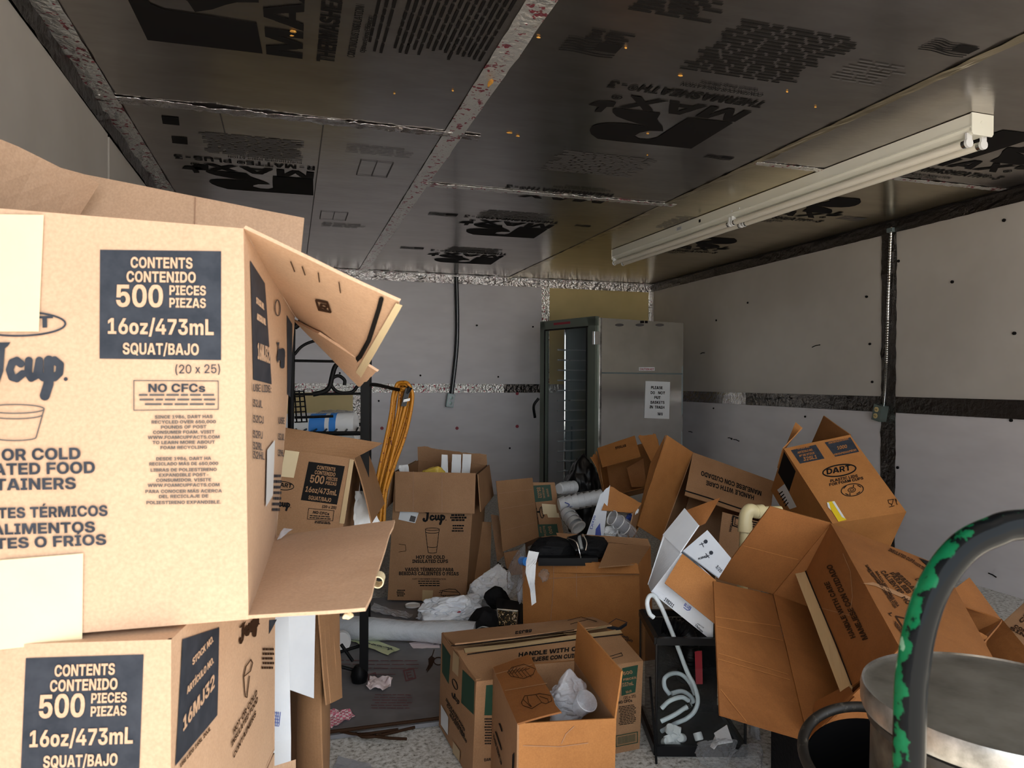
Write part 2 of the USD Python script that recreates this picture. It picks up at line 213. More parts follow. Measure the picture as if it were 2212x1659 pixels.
mat('pane', {'t': ('transparent_bsdf', {'color': (.94, .96, .96)}), 's': ('glossy_bsdf', {'roughness': .03}), 'f': ('layer_weight', {'blend': .5}), 'pw': ('math', {'math_type': 'power', 'value2': 4.5}), 'ma': ('math', {'math_type': 'multiply_add', 'value2': .55, 'value3': .03}), 'm': ('mix_closure', {})}, [('f.facing', 'pw.value1'), ('pw.value', 'ma.value1'), ('t.BSDF', 'm.closure1'), ('s.BSDF', 'm.closure2'), ('ma.value', 'm.fac')], 'm.closure')
mat('checker_pink', {'g': ('geometry', {}), 'c': ('checker_texture', {'scale': 90., 'color1': (.62, .16, .24), 'color2': (.76, .62, .64)}), 'p': ('principled_bsdf', {'roughness': .5})}, [('g.position', 'c.vector'), ('c.color', 'p.base_color')])
mat('foil_gold', {'g': ('geometry', {}), 'n': ('noise_texture', {'scale': 70., 'detail': 3., 'distortion': 1.5}), 'r': ('rgb_ramp', {'ramp': [(.50, (.01, .008, .006)), (.58, (.40, .25, .08)), (.68, (.8, .75, .65))]}), 'p': ('principled_bsdf', {'roughness': .3})}, [('g.position', 'n.vector'), ('n.fac', 'r.fac'), ('r.color', 'p.base_color')])
mat('pattern_rings', {'g': ('geometry', {}), 'n': ('voronoi_texture', {'scale': 22.}), 'r': ('rgb_ramp', {'ramp': [(.20, (.012, .011, .011)), (.26, (.6, .6, .58)), (.36, (.6, .6, .58)), (.42, (.012, .011, .011))]}), 'p': ('principled_bsdf', {'roughness': .3})}, [('g.position', 'n.vector'), ('n.distance', 'r.fac'), ('r.color', 'p.base_color')])

# ------------------------------------------------------------------ scene helpers
TAKEN = {}
def uniq(parent, name):
    k = (parent, name); n = TAKEN.get(k, 0); TAKEN[k] = n + 1
    return parent + '/' + (name if n == 0 else '%s_%03d' % (name, n))
class Node:
    def __init__(s, path, base): s.path, s.base = path, base
def data(path, **kw):
    p = stage.GetPrimAtPath(path)
    for k, v in kw.items():
        if v: p.SetCustomDataByKey(k, v)
def thing(name, label, cat, base, group=None):
    path = uniq('/World', name); x = UsdGeom.Xform.Define(stage, path)
    x.AddTranslateOp().Set(Gf.Vec3d(*map(float, base))); data(path, label=label, category=cat, group=group)
    return Node(path, np.array(base, float))
def join(m):
    return m if isinstance(m, trimesh.Trimesh) else trimesh.util.concatenate([join(x) for x in m])
SPLIT = {'lettering', 'printed_block', 'knockout_words', 'tape_strip', 'printed_marks', 'maker_sign', 'logo_mark', 'printed_table', 'printed_sign', 'carton_drawing', 'pack_drawing', 'lid_drawing', 'gasket', 'hinge', 'door_frame', 'small_lettering', 'printed_words', 'window_frame', 'caster', 'shelf_frame', 'top_frame', 'bottom_frame', 'faded_print', 'stain', 'maker_plate', 'cfc_frame', 'bar_frame', 'sticker_bars', 'shelf_wires', 'grille_wires', 'tray_slide', 'slide_rail', 'printed_band', 'sticker_print', 'printed_line', 'lamp_socket', 'cord_plug'}
def part(name, m, material, parent, label=None, smooth=False, kind=None):
    if isinstance(m, (list, tuple)) and name in SPLIT:
        flat = []
        for x in m: flat += x if isinstance(x, list) else [x]
        for x in flat: n = part(name if name[-1] != 's' or name[-2] == 's' else {'shelf_wires': 'shelf_wire', 'grille_wires': 'grille_wire', 'sticker_bars': 'sticker_bar', 'knockout_words': 'knockout_word', 'printed_words': 'printed_word', 'printed_marks': 'printed_mark'}.get(name, name), x, material, parent, label, smooth, kind)
        return n
    m = join(m); path = uniq(parent.path, name); m = m.copy(); m.apply_translation(-parent.base)
    usdkit.mesh(stage, path, m, MT[material], smooth=smooth); data(path, label=label, kind=kind)
    return Node(path, parent.base)
def solo(name, m, material, label, cat, smooth=30, kind=None, group=None):
    m = join(m).copy(); b = m.bounds; base = V((b[0][0] + b[1][0]) / 2, (b[0][1] + b[1][1]) / 2, b[0][2]); m.apply_translation(-base)
    path = uniq('/World', name); x = usdkit.mesh(stage, path, m, MT[material], smooth=smooth); UsdGeom.Xformable(x).AddTranslateOp().Set(Gf.Vec3d(*map(float, base)))
    data(path, label=label, category=cat, kind=kind, group=group); return Node(path, base)
def struct(name, m, material, label=None):
    m = join(m)
    path = uniq('/World', name); usdkit.mesh(stage, path, m, MT[material]); data(path, kind='structure', label=label); return Node(path, V(0, 0, 0))

def box_between(lo, hi):
    lo, hi = np.minimum(lo, hi), np.maximum(lo, hi); m = trimesh.creation.box(hi - lo); m.apply_translation((lo + hi) / 2); return m
def obox(c, ax, ay, az, sx, sy, sz, bev=0.):
    m = trimesh.creation.box((sx, sy, sz)); T = np.eye(4); T[:3, 0], T[:3, 1], T[:3, 2], T[:3, 3] = ax, ay, az, c; m.vertices = np.array(m.vertices) @ T[:3, :3].T + T[:3, 3]
    if np.linalg.det(T[:3, :3]) < 0: m.invert()
    return m
def unit(a): a = np.asarray(a, float); return a / np.linalg.norm(a)
def spline(P, n=8):
    P = np.asarray(P, float); Q = np.vstack([2 * P[0] - P[1], P, 2 * P[-1] - P[-2]]); out = []
    for i in range(1, len(Q) - 2):
        for t in np.linspace(0, 1, n, endpoint=False):
            a, b, c, d = Q[i - 1:i + 3]; out.append(.5 * (2 * b + (c - a) * t + (2 * a - 5 * b + 4 * c - d) * t * t + (3 * b - a - 3 * c + d) * t ** 3))
    return np.array(out + [P[-1]])
def tube(P, r, k=10, caps=True, flat=1.):
    P = np.asarray(P, float); n = len(P); T = np.gradient(P, axis=0); T /= np.linalg.norm(T, axis=1)[:, None]
    r = np.broadcast_to(r, n); up = V(0, 0, 1) if abs(T[0][2]) < .9 else V(1, 0, 0); A = unit(np.cross(T[0], up)); vs = []
    for i in range(n):
        A = unit(A - T[i] * (A @ T[i])); B = np.cross(T[i], A)
        for j in range(k):
            a = 2 * math.pi * j / k; vs.append(P[i] + r[i] * (A * math.cos(a) + B * math.sin(a) * flat))
    f = []
    for i in range(n - 1):
        for j in range(k):
            a, b = i * k + j, i * k + (j + 1) % k; f += [(a, b, b + k), (a, b + k, a + k)]
    if caps:
        vs += [P[0], P[-1]]
        for j in range(k): f += [(n * k, (j + 1) % k, j), (n * k + 1, (n - 1) * k + j, (n - 1) * k + (j + 1) % k)]
    m = trimesh.Trimesh(np.array(vs), np.array(f), process=False); return m
def lathe(prof, c, axis=(0, 0, 1), n=40):
    m = trimesh.creation.revolve(np.array(prof, float), sections=n); z = unit(axis); x = unit(np.cross(z, V(.3, .9, .1))); T = np.eye(4)
    T[:3, 0], T[:3, 1], T[:3, 2], T[:3, 3] = x, np.cross(z, x), z, c; m.apply_transform(T); return m
def cyl(a, b, r, n=16, r2=None):
    a, b = np.asarray(a, float), np.asarray(b, float); h = np.linalg.norm(b - a); r2 = r if r2 is None else r2
    return lathe([(0, 0), (r, 0), (r2, h), (0, h)], a, b - a, n)
def blob(c, rad, seed, amp=.25, freq=6., sub=4, sharp=True, axes=None):
    """A crumpled lump: facets of random planes with dents and creases between them."""
    rng = np.random.default_rng(seed); m = trimesh.creation.icosphere(sub); v = np.array(m.vertices)
    N = rng.normal(size=(int(10 * freq), 3)); N /= np.linalg.norm(N, axis=1)[:, None]; d = rng.uniform(1 - amp, 1 + amp * .4, len(N)); w = v + (meshkit.fbm(v * 1.7 + seed, 2, seed) - .5)[:, None] * amp * 1.2
    dots_ = w @ N.T; r = (d / np.maximum(dots_, .25)).min(1) if sharp else 1.
    f = meshkit.fbm(v * freq * .55 + seed * 7.3, 3, seed); r = r * (1 + amp * .7 * (f - .5)) - amp * .22 * np.exp(-((f - .5) / .05) ** 2)
    v = v * np.broadcast_to(r, len(v))[:, None] * np.asarray(rad, float)
    if axes is not None: v = v @ np.asarray(axes, float)
    return trimesh.Trimesh(v + np.asarray(c, float), m.faces, process=False)
def crumpled(quad, n, amp, seed, freq=30., t=.0012, lift=0.):
    s = Sheet(quad, t, n, warp=amp, freq=freq, seed=seed, ridge=True, lift=lift); return s.mesh()

class Sheet:
    """A slab of board between four corners (seen from its outer side: start, along, up). u runs along the first edge, v up; w is the height over the outer side."""
    def __init__(s, quad, t=.005, n=(6, 6), warp=.0015, freq=5., seed=1, curl=0., bulge=0., torn=0., ridge=False, lift=0.):
        s.q = np.asarray(quad, float); s.t, s.n, s.warp, s.freq, s.seed, s.curl, s.bulge, s.torn, s.ridge, s.lift = t, n, warp, freq, seed, curl, bulge, torn, ridge, lift
        a, b, c, d = s.q; s.nrm = unit(np.cross(b - a + c - d, d - a + c - b)); px = (s.q - CAM)
        z = px @ FW; s.px = np.stack([1106 + FPX * (px @ RT) / z, 829.5 - FPX * (px @ UP) / z], 1)
        s.out = (CAM - s.q.mean(0)) @ s.nrm > 0
        A = []; B = []
        for (x, y), (u, v) in zip(s.px, ((0, 0), (1, 0), (1, 1), (0, 1))):
            A += [[x, y, 1, 0, 0, 0, -u * x, -u * y], [0, 0, 0, x, y, 1, -v * x, -v * y]]; B += [u, v]
        s.H = np.append(np.linalg.solve(np.array(A), np.array(B)), 1).reshape(3, 3)
    def at(s, u, v, w=0.):
        u, v = np.asarray(u, float), np.asarray(v, float); a, b, c, d = s.q; U, Vv = u[..., None], v[..., None]
        p = a * (1 - U) * (1 - Vv) + b * U * (1 - Vv) + c * U * Vv + d * (1 - U) * Vv
        f = meshkit.fbm(p * s.freq + s.seed * 3.7, 3, s.seed) - .5
        if s.ridge: f = np.abs(f) * 2
        h = s.warp * 2 * f + s.curl * v * v + s.bulge * 4 * u * (1 - u) * 4 * v * (1 - v) + s.lift
        return p + s.nrm * (h + w)[..., None]
    def mesh(s):
        nu, nv = s.n; u, v = np.meshgrid(np.linspace(0, 1, nu + 1), np.linspace(0, 1, nv + 1)); u, v = u.ravel(), v.ravel()
        if s.torn:
            e = meshkit.noise(np.stack([u * 9 + s.seed, u * 0, u * 0], 1), s.seed) + .5 * meshkit.noise(np.stack([u * 31, u * 0, u * 0 + 2], 1), s.seed)
            v = v * (1 - s.torn * e * (v > .99))
        top, bot = s.at(u, v, 0.), s.at(u, v, -s.t); N = len(u); w = nu + 1; f = []
        for j in range(nv):
            for i in range(nu):
                a, b, c, d = j * w + i, j * w + i + 1, (j + 1) * w + i + 1, (j + 1) * w + i
                f += [(a, b, c), (a, c, d), (N + a, N + c, N + b), (N + a, N + d, N + c)]
        ring = [*range(0, w), *[j * w + nu for j in range(1, nv + 1)], *[nv * w + i for i in range(nu - 1, -1, -1)], *[j * w for j in range(nv - 1, 0, -1)]]
        for i in range(len(ring)):
            a, b = ring[i], ring[(i + 1) % len(ring)]; f += [(a, N + a, N + b), (a, N + b, b)]
        return trimesh.Trimesh(np.vstack([top, bot]), np.array(f), process=False)
    def see(s, u, v):
        a, b, c, d = s.q; U, W = u[:, None], v[:, None]; p = a * (1 - U) * (1 - W) + b * U * (1 - W) + c * U * W + d * (1 - U) * W - CAM; z = p @ FW
        return np.stack([1106 + FPX * (p @ RT) / z, 829.5 - FPX * (p @ UP) / z], 1)
    def lay(s, xy, w):
        """Points measured on the picture of this board -> points on the side that faces the viewer, w above it."""
        xy = np.asarray(xy, float).reshape(-1, 2); h = np.concatenate([xy, np.ones((len(xy), 1))], 1) @ s.H.T
        u, v = np.clip(h[:, 0] / h[:, 2], -.3, 1.3), np.clip(h[:, 1] / h[:, 2], -.3, 1.3)
        for _ in range(7):
            r = xy - s.see(u, v); e = 1e-4; du, dv = (s.see(u + e, v) - s.see(u, v)) / e, (s.see(u, v + e) - s.see(u, v)) / e
            D = du[:, 0] * dv[:, 1] - du[:, 1] * dv[:, 0]; D = np.where(np.abs(D) < 1e-6, 1e-6, D)
            u, v = np.clip(u + (r[:, 0] * dv[:, 1] - r[:, 1] * dv[:, 0]) / D, -.3, 1.3), np.clip(v + (du[:, 0] * r[:, 1] - du[:, 1] * r[:, 0]) / D, -.3, 1.3)
        return s.at(u, v, w if s.out else -s.t - w)
from PIL import ImageFont
WEIGHT, plain_face = [400], ImageFont.truetype
def weighted_face(*a, **k):
    f = plain_face(*a, **k); f.set_variation_by_axes([28, WEIGHT[0]]); return f
ImageFont.truetype = weighted_face                      # the lettering comes in a heavy and a medium weight
TX = {}
def text_unit(text, bold):
    if (text, bold) not in TX:
        WEIGHT[0] = 780 if bold else 480; m = meshkit.text_mesh(text, 1.0, .01, False); b = m.bounds
        m.apply_translation((-b[0][0], 0, 0)); TX[text, bold] = (np.array(m.vertices), np.array(m.faces), b[1][0] - b[0][0])
    return TX[text, bold]
EPS = .0011
def T(s, text, x0, y0, x1, y1, h, up=None, bold=True, w=2 * EPS):
    v, f, W = text_unit(text, bold); d = V(x1 - x0, y1 - y0); L = np.hypot(*d)
    up = V(d[1], -d[0]) / L * h if up is None else V(*up) / np.hypot(*up) * h
    xy = V(x0, y0) + (v[:, :1] / W) * d + v[:, 1:2] * up
    return trimesh.Trimesh(s.lay(xy, w) + (v[:, 2:3] / .01 * .0003) * (s.nrm if s.out else -s.nrm), f if s.out else f, process=False)
def Qd(s, pts, n=(6, 6), w=EPS):
    p = np.asarray(pts, float); u, v = np.meshgrid(np.linspace(0, 1, n[0] + 1), np.linspace(0, 1, n[1] + 1)); U, W = u.ravel()[:, None], v.ravel()[:, None]
    xy = p[0] * (1 - U) * (1 - W) + p[1] * U * (1 - W) + p[2] * U * W + p[3] * (1 - U) * W; k = n[0] + 1
    f = [t for j in range(n[1]) for i in range(n[0]) for a in [j * k + i] for t in ((a, a + 1, a + k + 1), (a, a + k + 1, a + k))]
    return trimesh.Trimesh(s.lay(xy, w), np.array(f), process=False)
def Rc(s, x0, y0, x1, y1, n=(6, 6), w=EPS): return Qd(s, [(x0, y0), (x1, y0), (x1, y1), (x0, y1)], n, w)
def Sh(s, shape, w=2 * EPS):
    out = []
    for g in getattr(shape, 'geoms', [shape]):
        if g.area <= 0: continue
        m = trimesh.creation.extrude_polygon(g, .01, engine='earcut'); v = np.array(m.vertices); out.append(trimesh.Trimesh(s.lay(v[:, :2], w) + v[:, 2:3] / .01 * .0003 * (s.nrm if s.out else -s.nrm), m.faces, process=False))
    return trimesh.util.concatenate(out)
def lines(*ls, r=.8): return unary_union([LineString(l).buffer(r, cap_style=2) for l in ls])
def oval(cx, cy, rx, ry, r=1.2, rot=0.): 
    e = affinity.rotate(affinity.scale(Point(cx, cy).buffer(1, 24), rx, ry), rot); return e.exterior.buffer(r)
def small(s, x0, y0, x1, y1, rows, h, seed=0, slant=0., up=None):
    """Rows of print too small to read: word-length bars."""
    rng = np.random.default_rng(seed); out = []
    for i in range(rows):
        y = y0 + (y1 - y0) * (i + .5) / rows; x = x0 + rng.uniform(0, .12) * (x1 - x0)
        while x < x1 - (x1 - x0) * .12:
            l = (x1 - x0) * rng.uniform(.08, .22); e = min(x + l, x1); out.append(Qd(s, [(x, y + (x - x0) * slant), (e, y + (e - x0) * slant), (e, y - h + (e - x0) * slant), (x, y - h + (x - x0) * slant)], (2, 1), 2 * EPS)); x = e + (x1 - x0) * .025
    return trimesh.util.concatenate(out)
FACE = dict(front_panel=(0, 1, 5, 4), side_panel=(1, 2, 6, 5), back_panel=(2, 3, 7, 6), other_side_panel=(3, 0, 4, 7), bottom_panel=(3, 2, 1, 0), top_panel=(4, 5, 6, 7))
def carton(name, label, key, m, faces='FRBLb', inner=None, t=.005, group=None, warp=.0015, bulge=0., mats={}):
    c = np.array(G[key]); base = V(*c[:, :2].mean(0), c[:, 2].min()); o = thing(name, label, 'cardboard box', base, group); S = {}
    for ch in faces:
        nm = {'F': 'front_panel', 'R': 'side_panel', 'B': 'back_panel', 'L': 'other_side_panel', 'b': 'bottom_panel', 't': 'top_panel'}[ch]
        s = Sheet(c[list(FACE[nm])], t, (8, 8), warp, 4., ord(ch) + len(key), bulge=bulge if ch in 'FRBL' else 0)
        S[ch] = (s, part('side_panel' if ch == 'L' else nm, s.mesh(), mats.get(ch, m), o))
    return o, S, c
def flap(o, quad, m, nm='flap', **k):
    s = Sheet(quad, k.pop('t', .005), k.pop('n', (10, 6)), k.pop('warp', .003), k.pop('freq', 5.), k.pop('seed', 3), **k); return s, part(nm, s.mesh(), m, o)
g = lambda k: np.array(G[k])
R_ = lambda x, y, z: CAM + (FW + RT * (x - 1106) / FPX + UP * (829.5 - y) / FPX) * z
lerp = lambda a, b, t: a + (b - a) * t
# ------------------------------------------------------------------ room
X0, X1, Y0, Y1, H = -0.78, 4.14, -0.4, 7.8, 2.44
floor = struct('floor', box_between(V(X0 - .2, Y0, -.1), V(X1 + .2, Y1 + .2, 0)), 'concrete', 'speckled pale concrete slab')
struct('ground', box_between(V(-14, -16, -.13), V(18, Y0, -.03)), 'outside_concrete', 'plain concrete apron outside the open doorway')
wl = struct('wall_left', box_between(V(X0 - .12, Y0, 0), V(X0 - .014, Y1, H + .1)), 'gap_black')
wb = struct('wall_back', box_between(V(X0 - .12, Y1 + .014, 0), V(X1 + .12, Y1 + .12, H + .1)), 'gap_black')
wr = struct('wall_right', box_between(V(X1 + .014, Y0, 0), V(X1 + .12, Y1, H + .1)), 'gap_black')
struct('wall_front', [box_between(V(3.0, Y0 - .12, 0), V(X1 + .12, Y0, H + .1)), box_between(V(X0 - .12, Y0 - .12, 2.38), V(3.0, Y0, H + .1))], 'wall_panel')
ce = struct('ceiling', box_between(V(X0 - .12, Y0, H + .016), V(X1 + .12, Y1 + .12, H + .12)), 'gap_black')
def wall_panel(w, m, axis, a0, a1, z0, z1, seed):
    if axis == 'y': q = [(a0, Y1, z0), (a1, Y1, z0), (a1, Y1, z1), (a0, Y1, z1)]
    elif axis == 'r': q = [(X1, a1, z0), (X1, a0, z0), (X1, a0, z1), (X1, a1, z1)]
    else: q = [(X0, a0, z0), (X0, a1, z0), (X0, a1, z1), (X0, a0, z1)]
    s = Sheet(q, .013, (14, 8), .004, .8, seed); return s, part('insulation_panel', s.mesh(), m, w)
pan = {}
for k, a in dict(b1=(wb, 'wall_panel', 'y', X0, 2.755, 1.235, 2.355), b2=(wb, 'wall_panel_tan', 'y', 2.83, X1, 1.235, 2.355), b3=(wb, 'wall_panel_tan', 'y', X0, .64, 0, 1.15), b4=(wb, 'wall_panel', 'y', .73, 2.79, 0, 1.15), b5=(wb, 'wall_panel', 'y', 2.83, X1, 0, 1.15),
                 r1=(wr, 'wall_panel_warm', 'r', Y0, 4.135, 1.165, 2.36), r2=(wr, 'wall_panel_warm', 'r', 4.25, Y1, 1.165, 2.36), r3=(wr, 'wall_panel', 'r', Y0, 4.175, 0, 1.07), r4=(wr, 'wall_panel', 'r', 4.245, Y1, 0, 1.07),
                 l1=(wl, 'wall_panel_warm', 'l', Y0, 3.6, 1.2, 2.36), l2=(wl, 'wall_panel_warm', 'l', 3.64, Y1, 1.2, 2.36), l3=(wl, 'wall_panel', 'l', Y0, Y1, 0, 1.1)).items():
    pan[k] = wall_panel(*a, seed=ord(k[0]) + int(k[1]))
def strip(name, quad, m, n=(60, 3), amp=.006, seed=1, label=None, lift=.003):
    s = Sheet(quad, .0015, n, amp, 22., seed, ridge=True, lift=lift); struct(name, s.mesh(), m, label); return s
tn = [0]
def trim(quad, m, **k): tn[0] += 1; return strip('trim_%d' % tn[0], quad, m, seed=tn[0], **k)
bk = lambda a, b, z0, z1: [(a, Y1, z0), (b, Y1, z0), (b, Y1, z1), (a, Y1, z1)]
rk = lambda a, b, z0, z1: [(X1, b, z0), (X1, a, z0), (X1, a, z1), (X1, b, z1)]
ck = lambda a, b, y0, y1: [(a, y1, H), (b, y1, H), (b, y0, H), (a, y0, H)]
trim(bk(X0, 2.3, 1.145, 1.24), 'tape_foil', label='crumpled foil tape along the back wall')
trim(bk(2.3, 2.8, 1.145, 1.24), 'foil_dark'); trim(bk(2.8, X1, 1.145, 1.24), 'foil')
trim(bk(2.745, 2.84, 1.2, 2.40), 'tape_foil', n=(4, 40)); trim(bk(.635, .735, 0, 1.16), 'foil', n=(4, 40))
trim(bk(X0, X1, 2.345, 2.44), 'foil', n=(120, 4), amp=.012); trim(ck(X0, X1, Y1 - .08, Y1), 'tape_foil', n=(120, 4), amp=.008)
trim(bk(4.10, X1, 0, 2.4), 'tape_foil', n=(3, 40)); trim(rk(7.74, Y1, 0, 2.4), 'foil', n=(3, 40))
trim(rk(5.9, 7.5, 1.06, 1.175), 'foil', n=(60, 4), amp=.01); trim(rk(Y0, 5.9, 1.06, 1.175), 'foil_dark', n=(90, 4), amp=.008)
trim(rk(4.125, 4.26, 0, 2.4), 'foil_dark', n=(4, 50), amp=.012); trim(rk(Y0, Y1, 2.35, 2.44), 'foil_dark', n=(120, 4), amp=.012); trim(ck(X1 - .05, X1, Y0, Y1), 'foil_dark', n=(3, 120), amp=.008)
trim([(X0, Y0, 2.36), (X0, Y1, 2.36), (X0, Y1, 2.44), (X0, Y0, 2.44)], 'foil_dark', n=(120, 3), amp=.014); trim(ck(X0, X0 + .09, Y0, Y1), 'tape_foil', n=(3, 120), amp=.008)
# ceiling boards
cp = {}
for k, (a, b, y0, y1, m) in dict(c1=(X0, .695, Y0, 3.345, 'ceiling_panel'), c2=(X0, .695, 3.375, Y1, 'ceiling_panel'), c3=(.77, 2.34, Y0, 4.235, 'ceiling_panel'), c4=(.77, 2.34, 4.265, Y1, 'ceiling_panel'),
                                 c5=(2.37, X1, Y0, 3.28, 'ceiling_panel'), c6=(2.37, X1, 3.31, Y1, 'ceiling_panel_olive')).items():
    s = Sheet(ck(a, b, y0, y1), .012, (12, 24), .0012, .9, int(k[1])); cp[k] = part('insulation_panel', s.mesh(), m, ce)
trim(ck(.685, .778, Y0, Y1), 'tape_foil', n=(4, 140), amp=.007, label='foil seam tape with red marks down the ceiling'); trim(ck(2.33, 2.38, Y0, Y1), 'ceiling_panel_olive', n=(3, 140), amp=.006)
trim(ck(X0, .86, 3.325, 3.39), 'foil', n=(70, 4), amp=.008); trim(ck(.73, 2.42, 4.215, 4.285), 'tape_foil', n=(70, 4)); trim(ck(2.35, X1, 3.27, 3.32), 'tape_foil', n=(70, 4))
# printed marks on the ceiling boards (board maker's sign, lettering, flags, small print)
ZP = H - .0035
def cpoly(shape, dz=0):
    out = []
    for q in getattr(shape, 'geoms', [shape]):
        m = trimesh.creation.extrude_polygon(q, .0006, engine='earcut'); m.apply_translation((0, 0, ZP - dz)); out.append(m)
    return trimesh.util.concatenate(out)
def ctext(t, org, rd, up, length, h, bold=True):
    v, f, W = text_unit(t, bold); rd, up = V(*rd), V(*up)
    p = V(*org) + v[:, :1] / W * length * rd + v[:, 1:2] * h * up
    return trimesh.Trimesh(np.column_stack([p, ZP + v[:, 2] / .01 * .0006]), f, process=False)
RL = np.array(G['R']); LF = np.array(G['leaf']); Rc0 = RL[0]
def logo(org, rd, up, words, node, sc=1., parts='RMT', ink='ink_black'):
    """org: the sign's upper corner where reading starts; rd: reading direction; up: the letters' up."""
    loc = lambda P: [tuple(V(*org) + sc * ((-(p[0] - Rc0[0])) * V(*rd) + (p[1] - Rc0[1]) * V(*up))) for p in P]
    o = lambda r, u: V(*org) + sc * (r * V(*rd) + u * V(*up)); m = []
    if 'R' in parts: m += [cpoly(Polygon(loc(RL)).buffer(0)), cpoly(Polygon(loc(LF)).buffer(0))]
    if 'M' in parts: m += [ctext('MAX', o(.011, -.511), rd, up, .575 * sc, .124 * sc), ctext('\u00ae', o(.61, -.51), rd, up, .045 * sc, .05 * sc)]
    if 'T' in parts: m += [ctext(words, o(.01, -.623), rd, up, .71 * sc, .063 * sc), ctext('CONTINUOUS INSULATION', o(.08, -.69), rd, up, .37 * sc, .026 * sc, False), ctext('Optimum Energy Efficiency', o(.13, -.722), rd, up, .26 * sc, .017 * sc, False)]
    part('printed_sign', m, ink, node)
TS = 'THERMASHEATH\u00ae-3'
logo((1.909, 3.189), (-1, 0), (0, 1), TS, cp['c3']); logo((1.95, 4.74), (-1, 0), (0, 1), TS, cp['c3'], parts='MT'); logo((1.892, 5.577), (-1, 0), (0, 1), TS, cp['c4']); logo((1.911, 6.97), (-1, 0), (0, 1), TS, cp['c4'])
logo((.135, 4.725), (-1, 0), (0, 1), 'R-MATTE\u00ae PLUS-3', cp['c2']); logo((-.473, 2.745), (0, -1), (-1, 0), TS, cp['c1'], 1.0)
logo((3.13, 2.52), (1, 0), (0, -1), TS, cp['c5']); logo((2.95, 3.75), (1, 0), (0, -1), TS, cp['c6']); logo((2.95, 5.1), (1, 0), (0, -1), TS, cp['c6'])
def cbars(x0, y0, x1, y1, rows, h, node, ink, along='x', seed=0):
    rng = np.random.default_rng(seed); m = []
    for i in range(rows):
        t = (i + .5) / rows; a0, a1 = (x0, x1) if along == 'x' else (y0, y1); a = a0 + rng.uniform(0, .1) * (a1 - a0); c = y0 + (y1 - y0) * t if along == 'x' else x0 + (x1 - x0) * t
        while a < a1 - .06:
            l = rng.uniform(.03, .11); e = min(a + l, a1); q = [(a, c), (e, c), (e, c + h), (a, c + h)]; m.append(cpoly(Polygon(q if along == 'x' else [(y, x) for x, y in q]))); a = e + .014
    part('small_print', m, ink, node)
cbars(1.36, 2.0, 1.88, 2.39, 17, .010, cp['c3'], 'ink_black', seed=1); cbars(.33, 1.85, .66, 2.58, 15, .010, cp['c1'], 'ink_black', 'y', 2); cbars(.24, 2.2, .31, 2.6, 3, .010, cp['c1'], 'ink_black', 'y', 5)
cbars(.95, 2.2, 1.13, 2.28, 4, .010, cp['c3'], 'ink_black', seed=3); cbars(1.0, 1.93, 1.30, 2.06, 6, .011, cp['c3'], 'ink_black', seed=4)
cbars(2.30, 2.20, 2.31, 2.21, 1, .01, cp['c3'], 'ink_grey'); cbars(1.95, 2.12, 2.22, 2.3, 8, .008, cp['c3'], 'ink_grey', seed=6)
cbars(-.42, 3.68, .06, 4.0, 22, .011, cp['c2'], 'ink_grey', seed=7); cbars(.25, 3.64, .60, 3.78, 6, .006, cp['c2'], 'ink_grey', seed=8); cbars(1.25, 4.75, 1.75, 5.0, 16, .011, cp['c4'], 'ink_grey', seed=9); cbars(1.3, 6.15, 1.8, 6.4, 16, .011, cp['c4'], 'ink_grey', seed=10)
cbars(1.3, 3.4, 1.85, 3.75, 18, .013, cp['c3'], 'ink_grey', seed=12); cbars(2.6, 4.5, 3.2, 4.9, 16, .01, cp['c6'], 'ink_grey', seed=13); cbars(.2, 5.5, .55, 5.65, 6, .008, cp['c2'], 'ink_grey', seed=14)
for q in ((.354, 3.895, .524, 4.18), (.2, 5.15, .38, 5.4)):
    part('printed_table', [cpoly(Polygon([(q[0], q[1]), (q[2], q[1]), (q[2], q[3]), (q[0], q[3])]).exterior.buffer(.003)), cpoly(LineString([((q[0] + q[2]) / 2, q[1]), ((q[0] + q[2]) / 2, q[3])]).buffer(.002))], 'ink_grey', cp['c2'])
def flag(x, y, w, h, node, ink='ink_black'):
    m = [cpoly(Polygon([(x, y), (x - w * .42, y), (x - w * .42, y + h * .55), (x, y + h * .55)]))]
    for i in range(6):
        yy = y + h * (i + .1) / 6; x0 = x - w * .44 if i < 4 else x
        m.append(cpoly(LineString([(x0 - (x0 - x + w) * t, yy + .006 * math.sin(t * 6)) for t in np.linspace(0, 1, 9)]).buffer(h / 30)))
    part('printed_flag', m, ink, node)
flag(1.10, 2.29, .20, .11, cp['c3']); flag(2.29, 1.93, .2, .08, cp['c3']); flag(1.12, 4.95, .2, .09, cp['c4']); flag(1.12, 6.3, .2, .09, cp['c4']); flag(2.2, 3.25, .16, .05, cp['c3']); flag(2.15, 5.0, .12, .05, cp['c4']); flag(3.9, 4.15, .2, .1, cp['c6'], 'ink_grey')
for k, (x, y) in enumerate(((-.55, 3.52), (-.55, 3.8), (-.5, 4.25))): part('printed_patch', cpoly(Polygon([(x, y), (x + .07, y), (x + .06, y + .1), (x - .01, y + .1)])), 'ink_black', cp['c2'])
part('printed_line', [cpoly(LineString([(.14, 3.4), (.142, 6.9)]).buffer(.0025)), cpoly(LineString([(-.3, 3.4), (-.3, 3.75)]).buffer(.002))], 'ink_grey', cp['c2'])
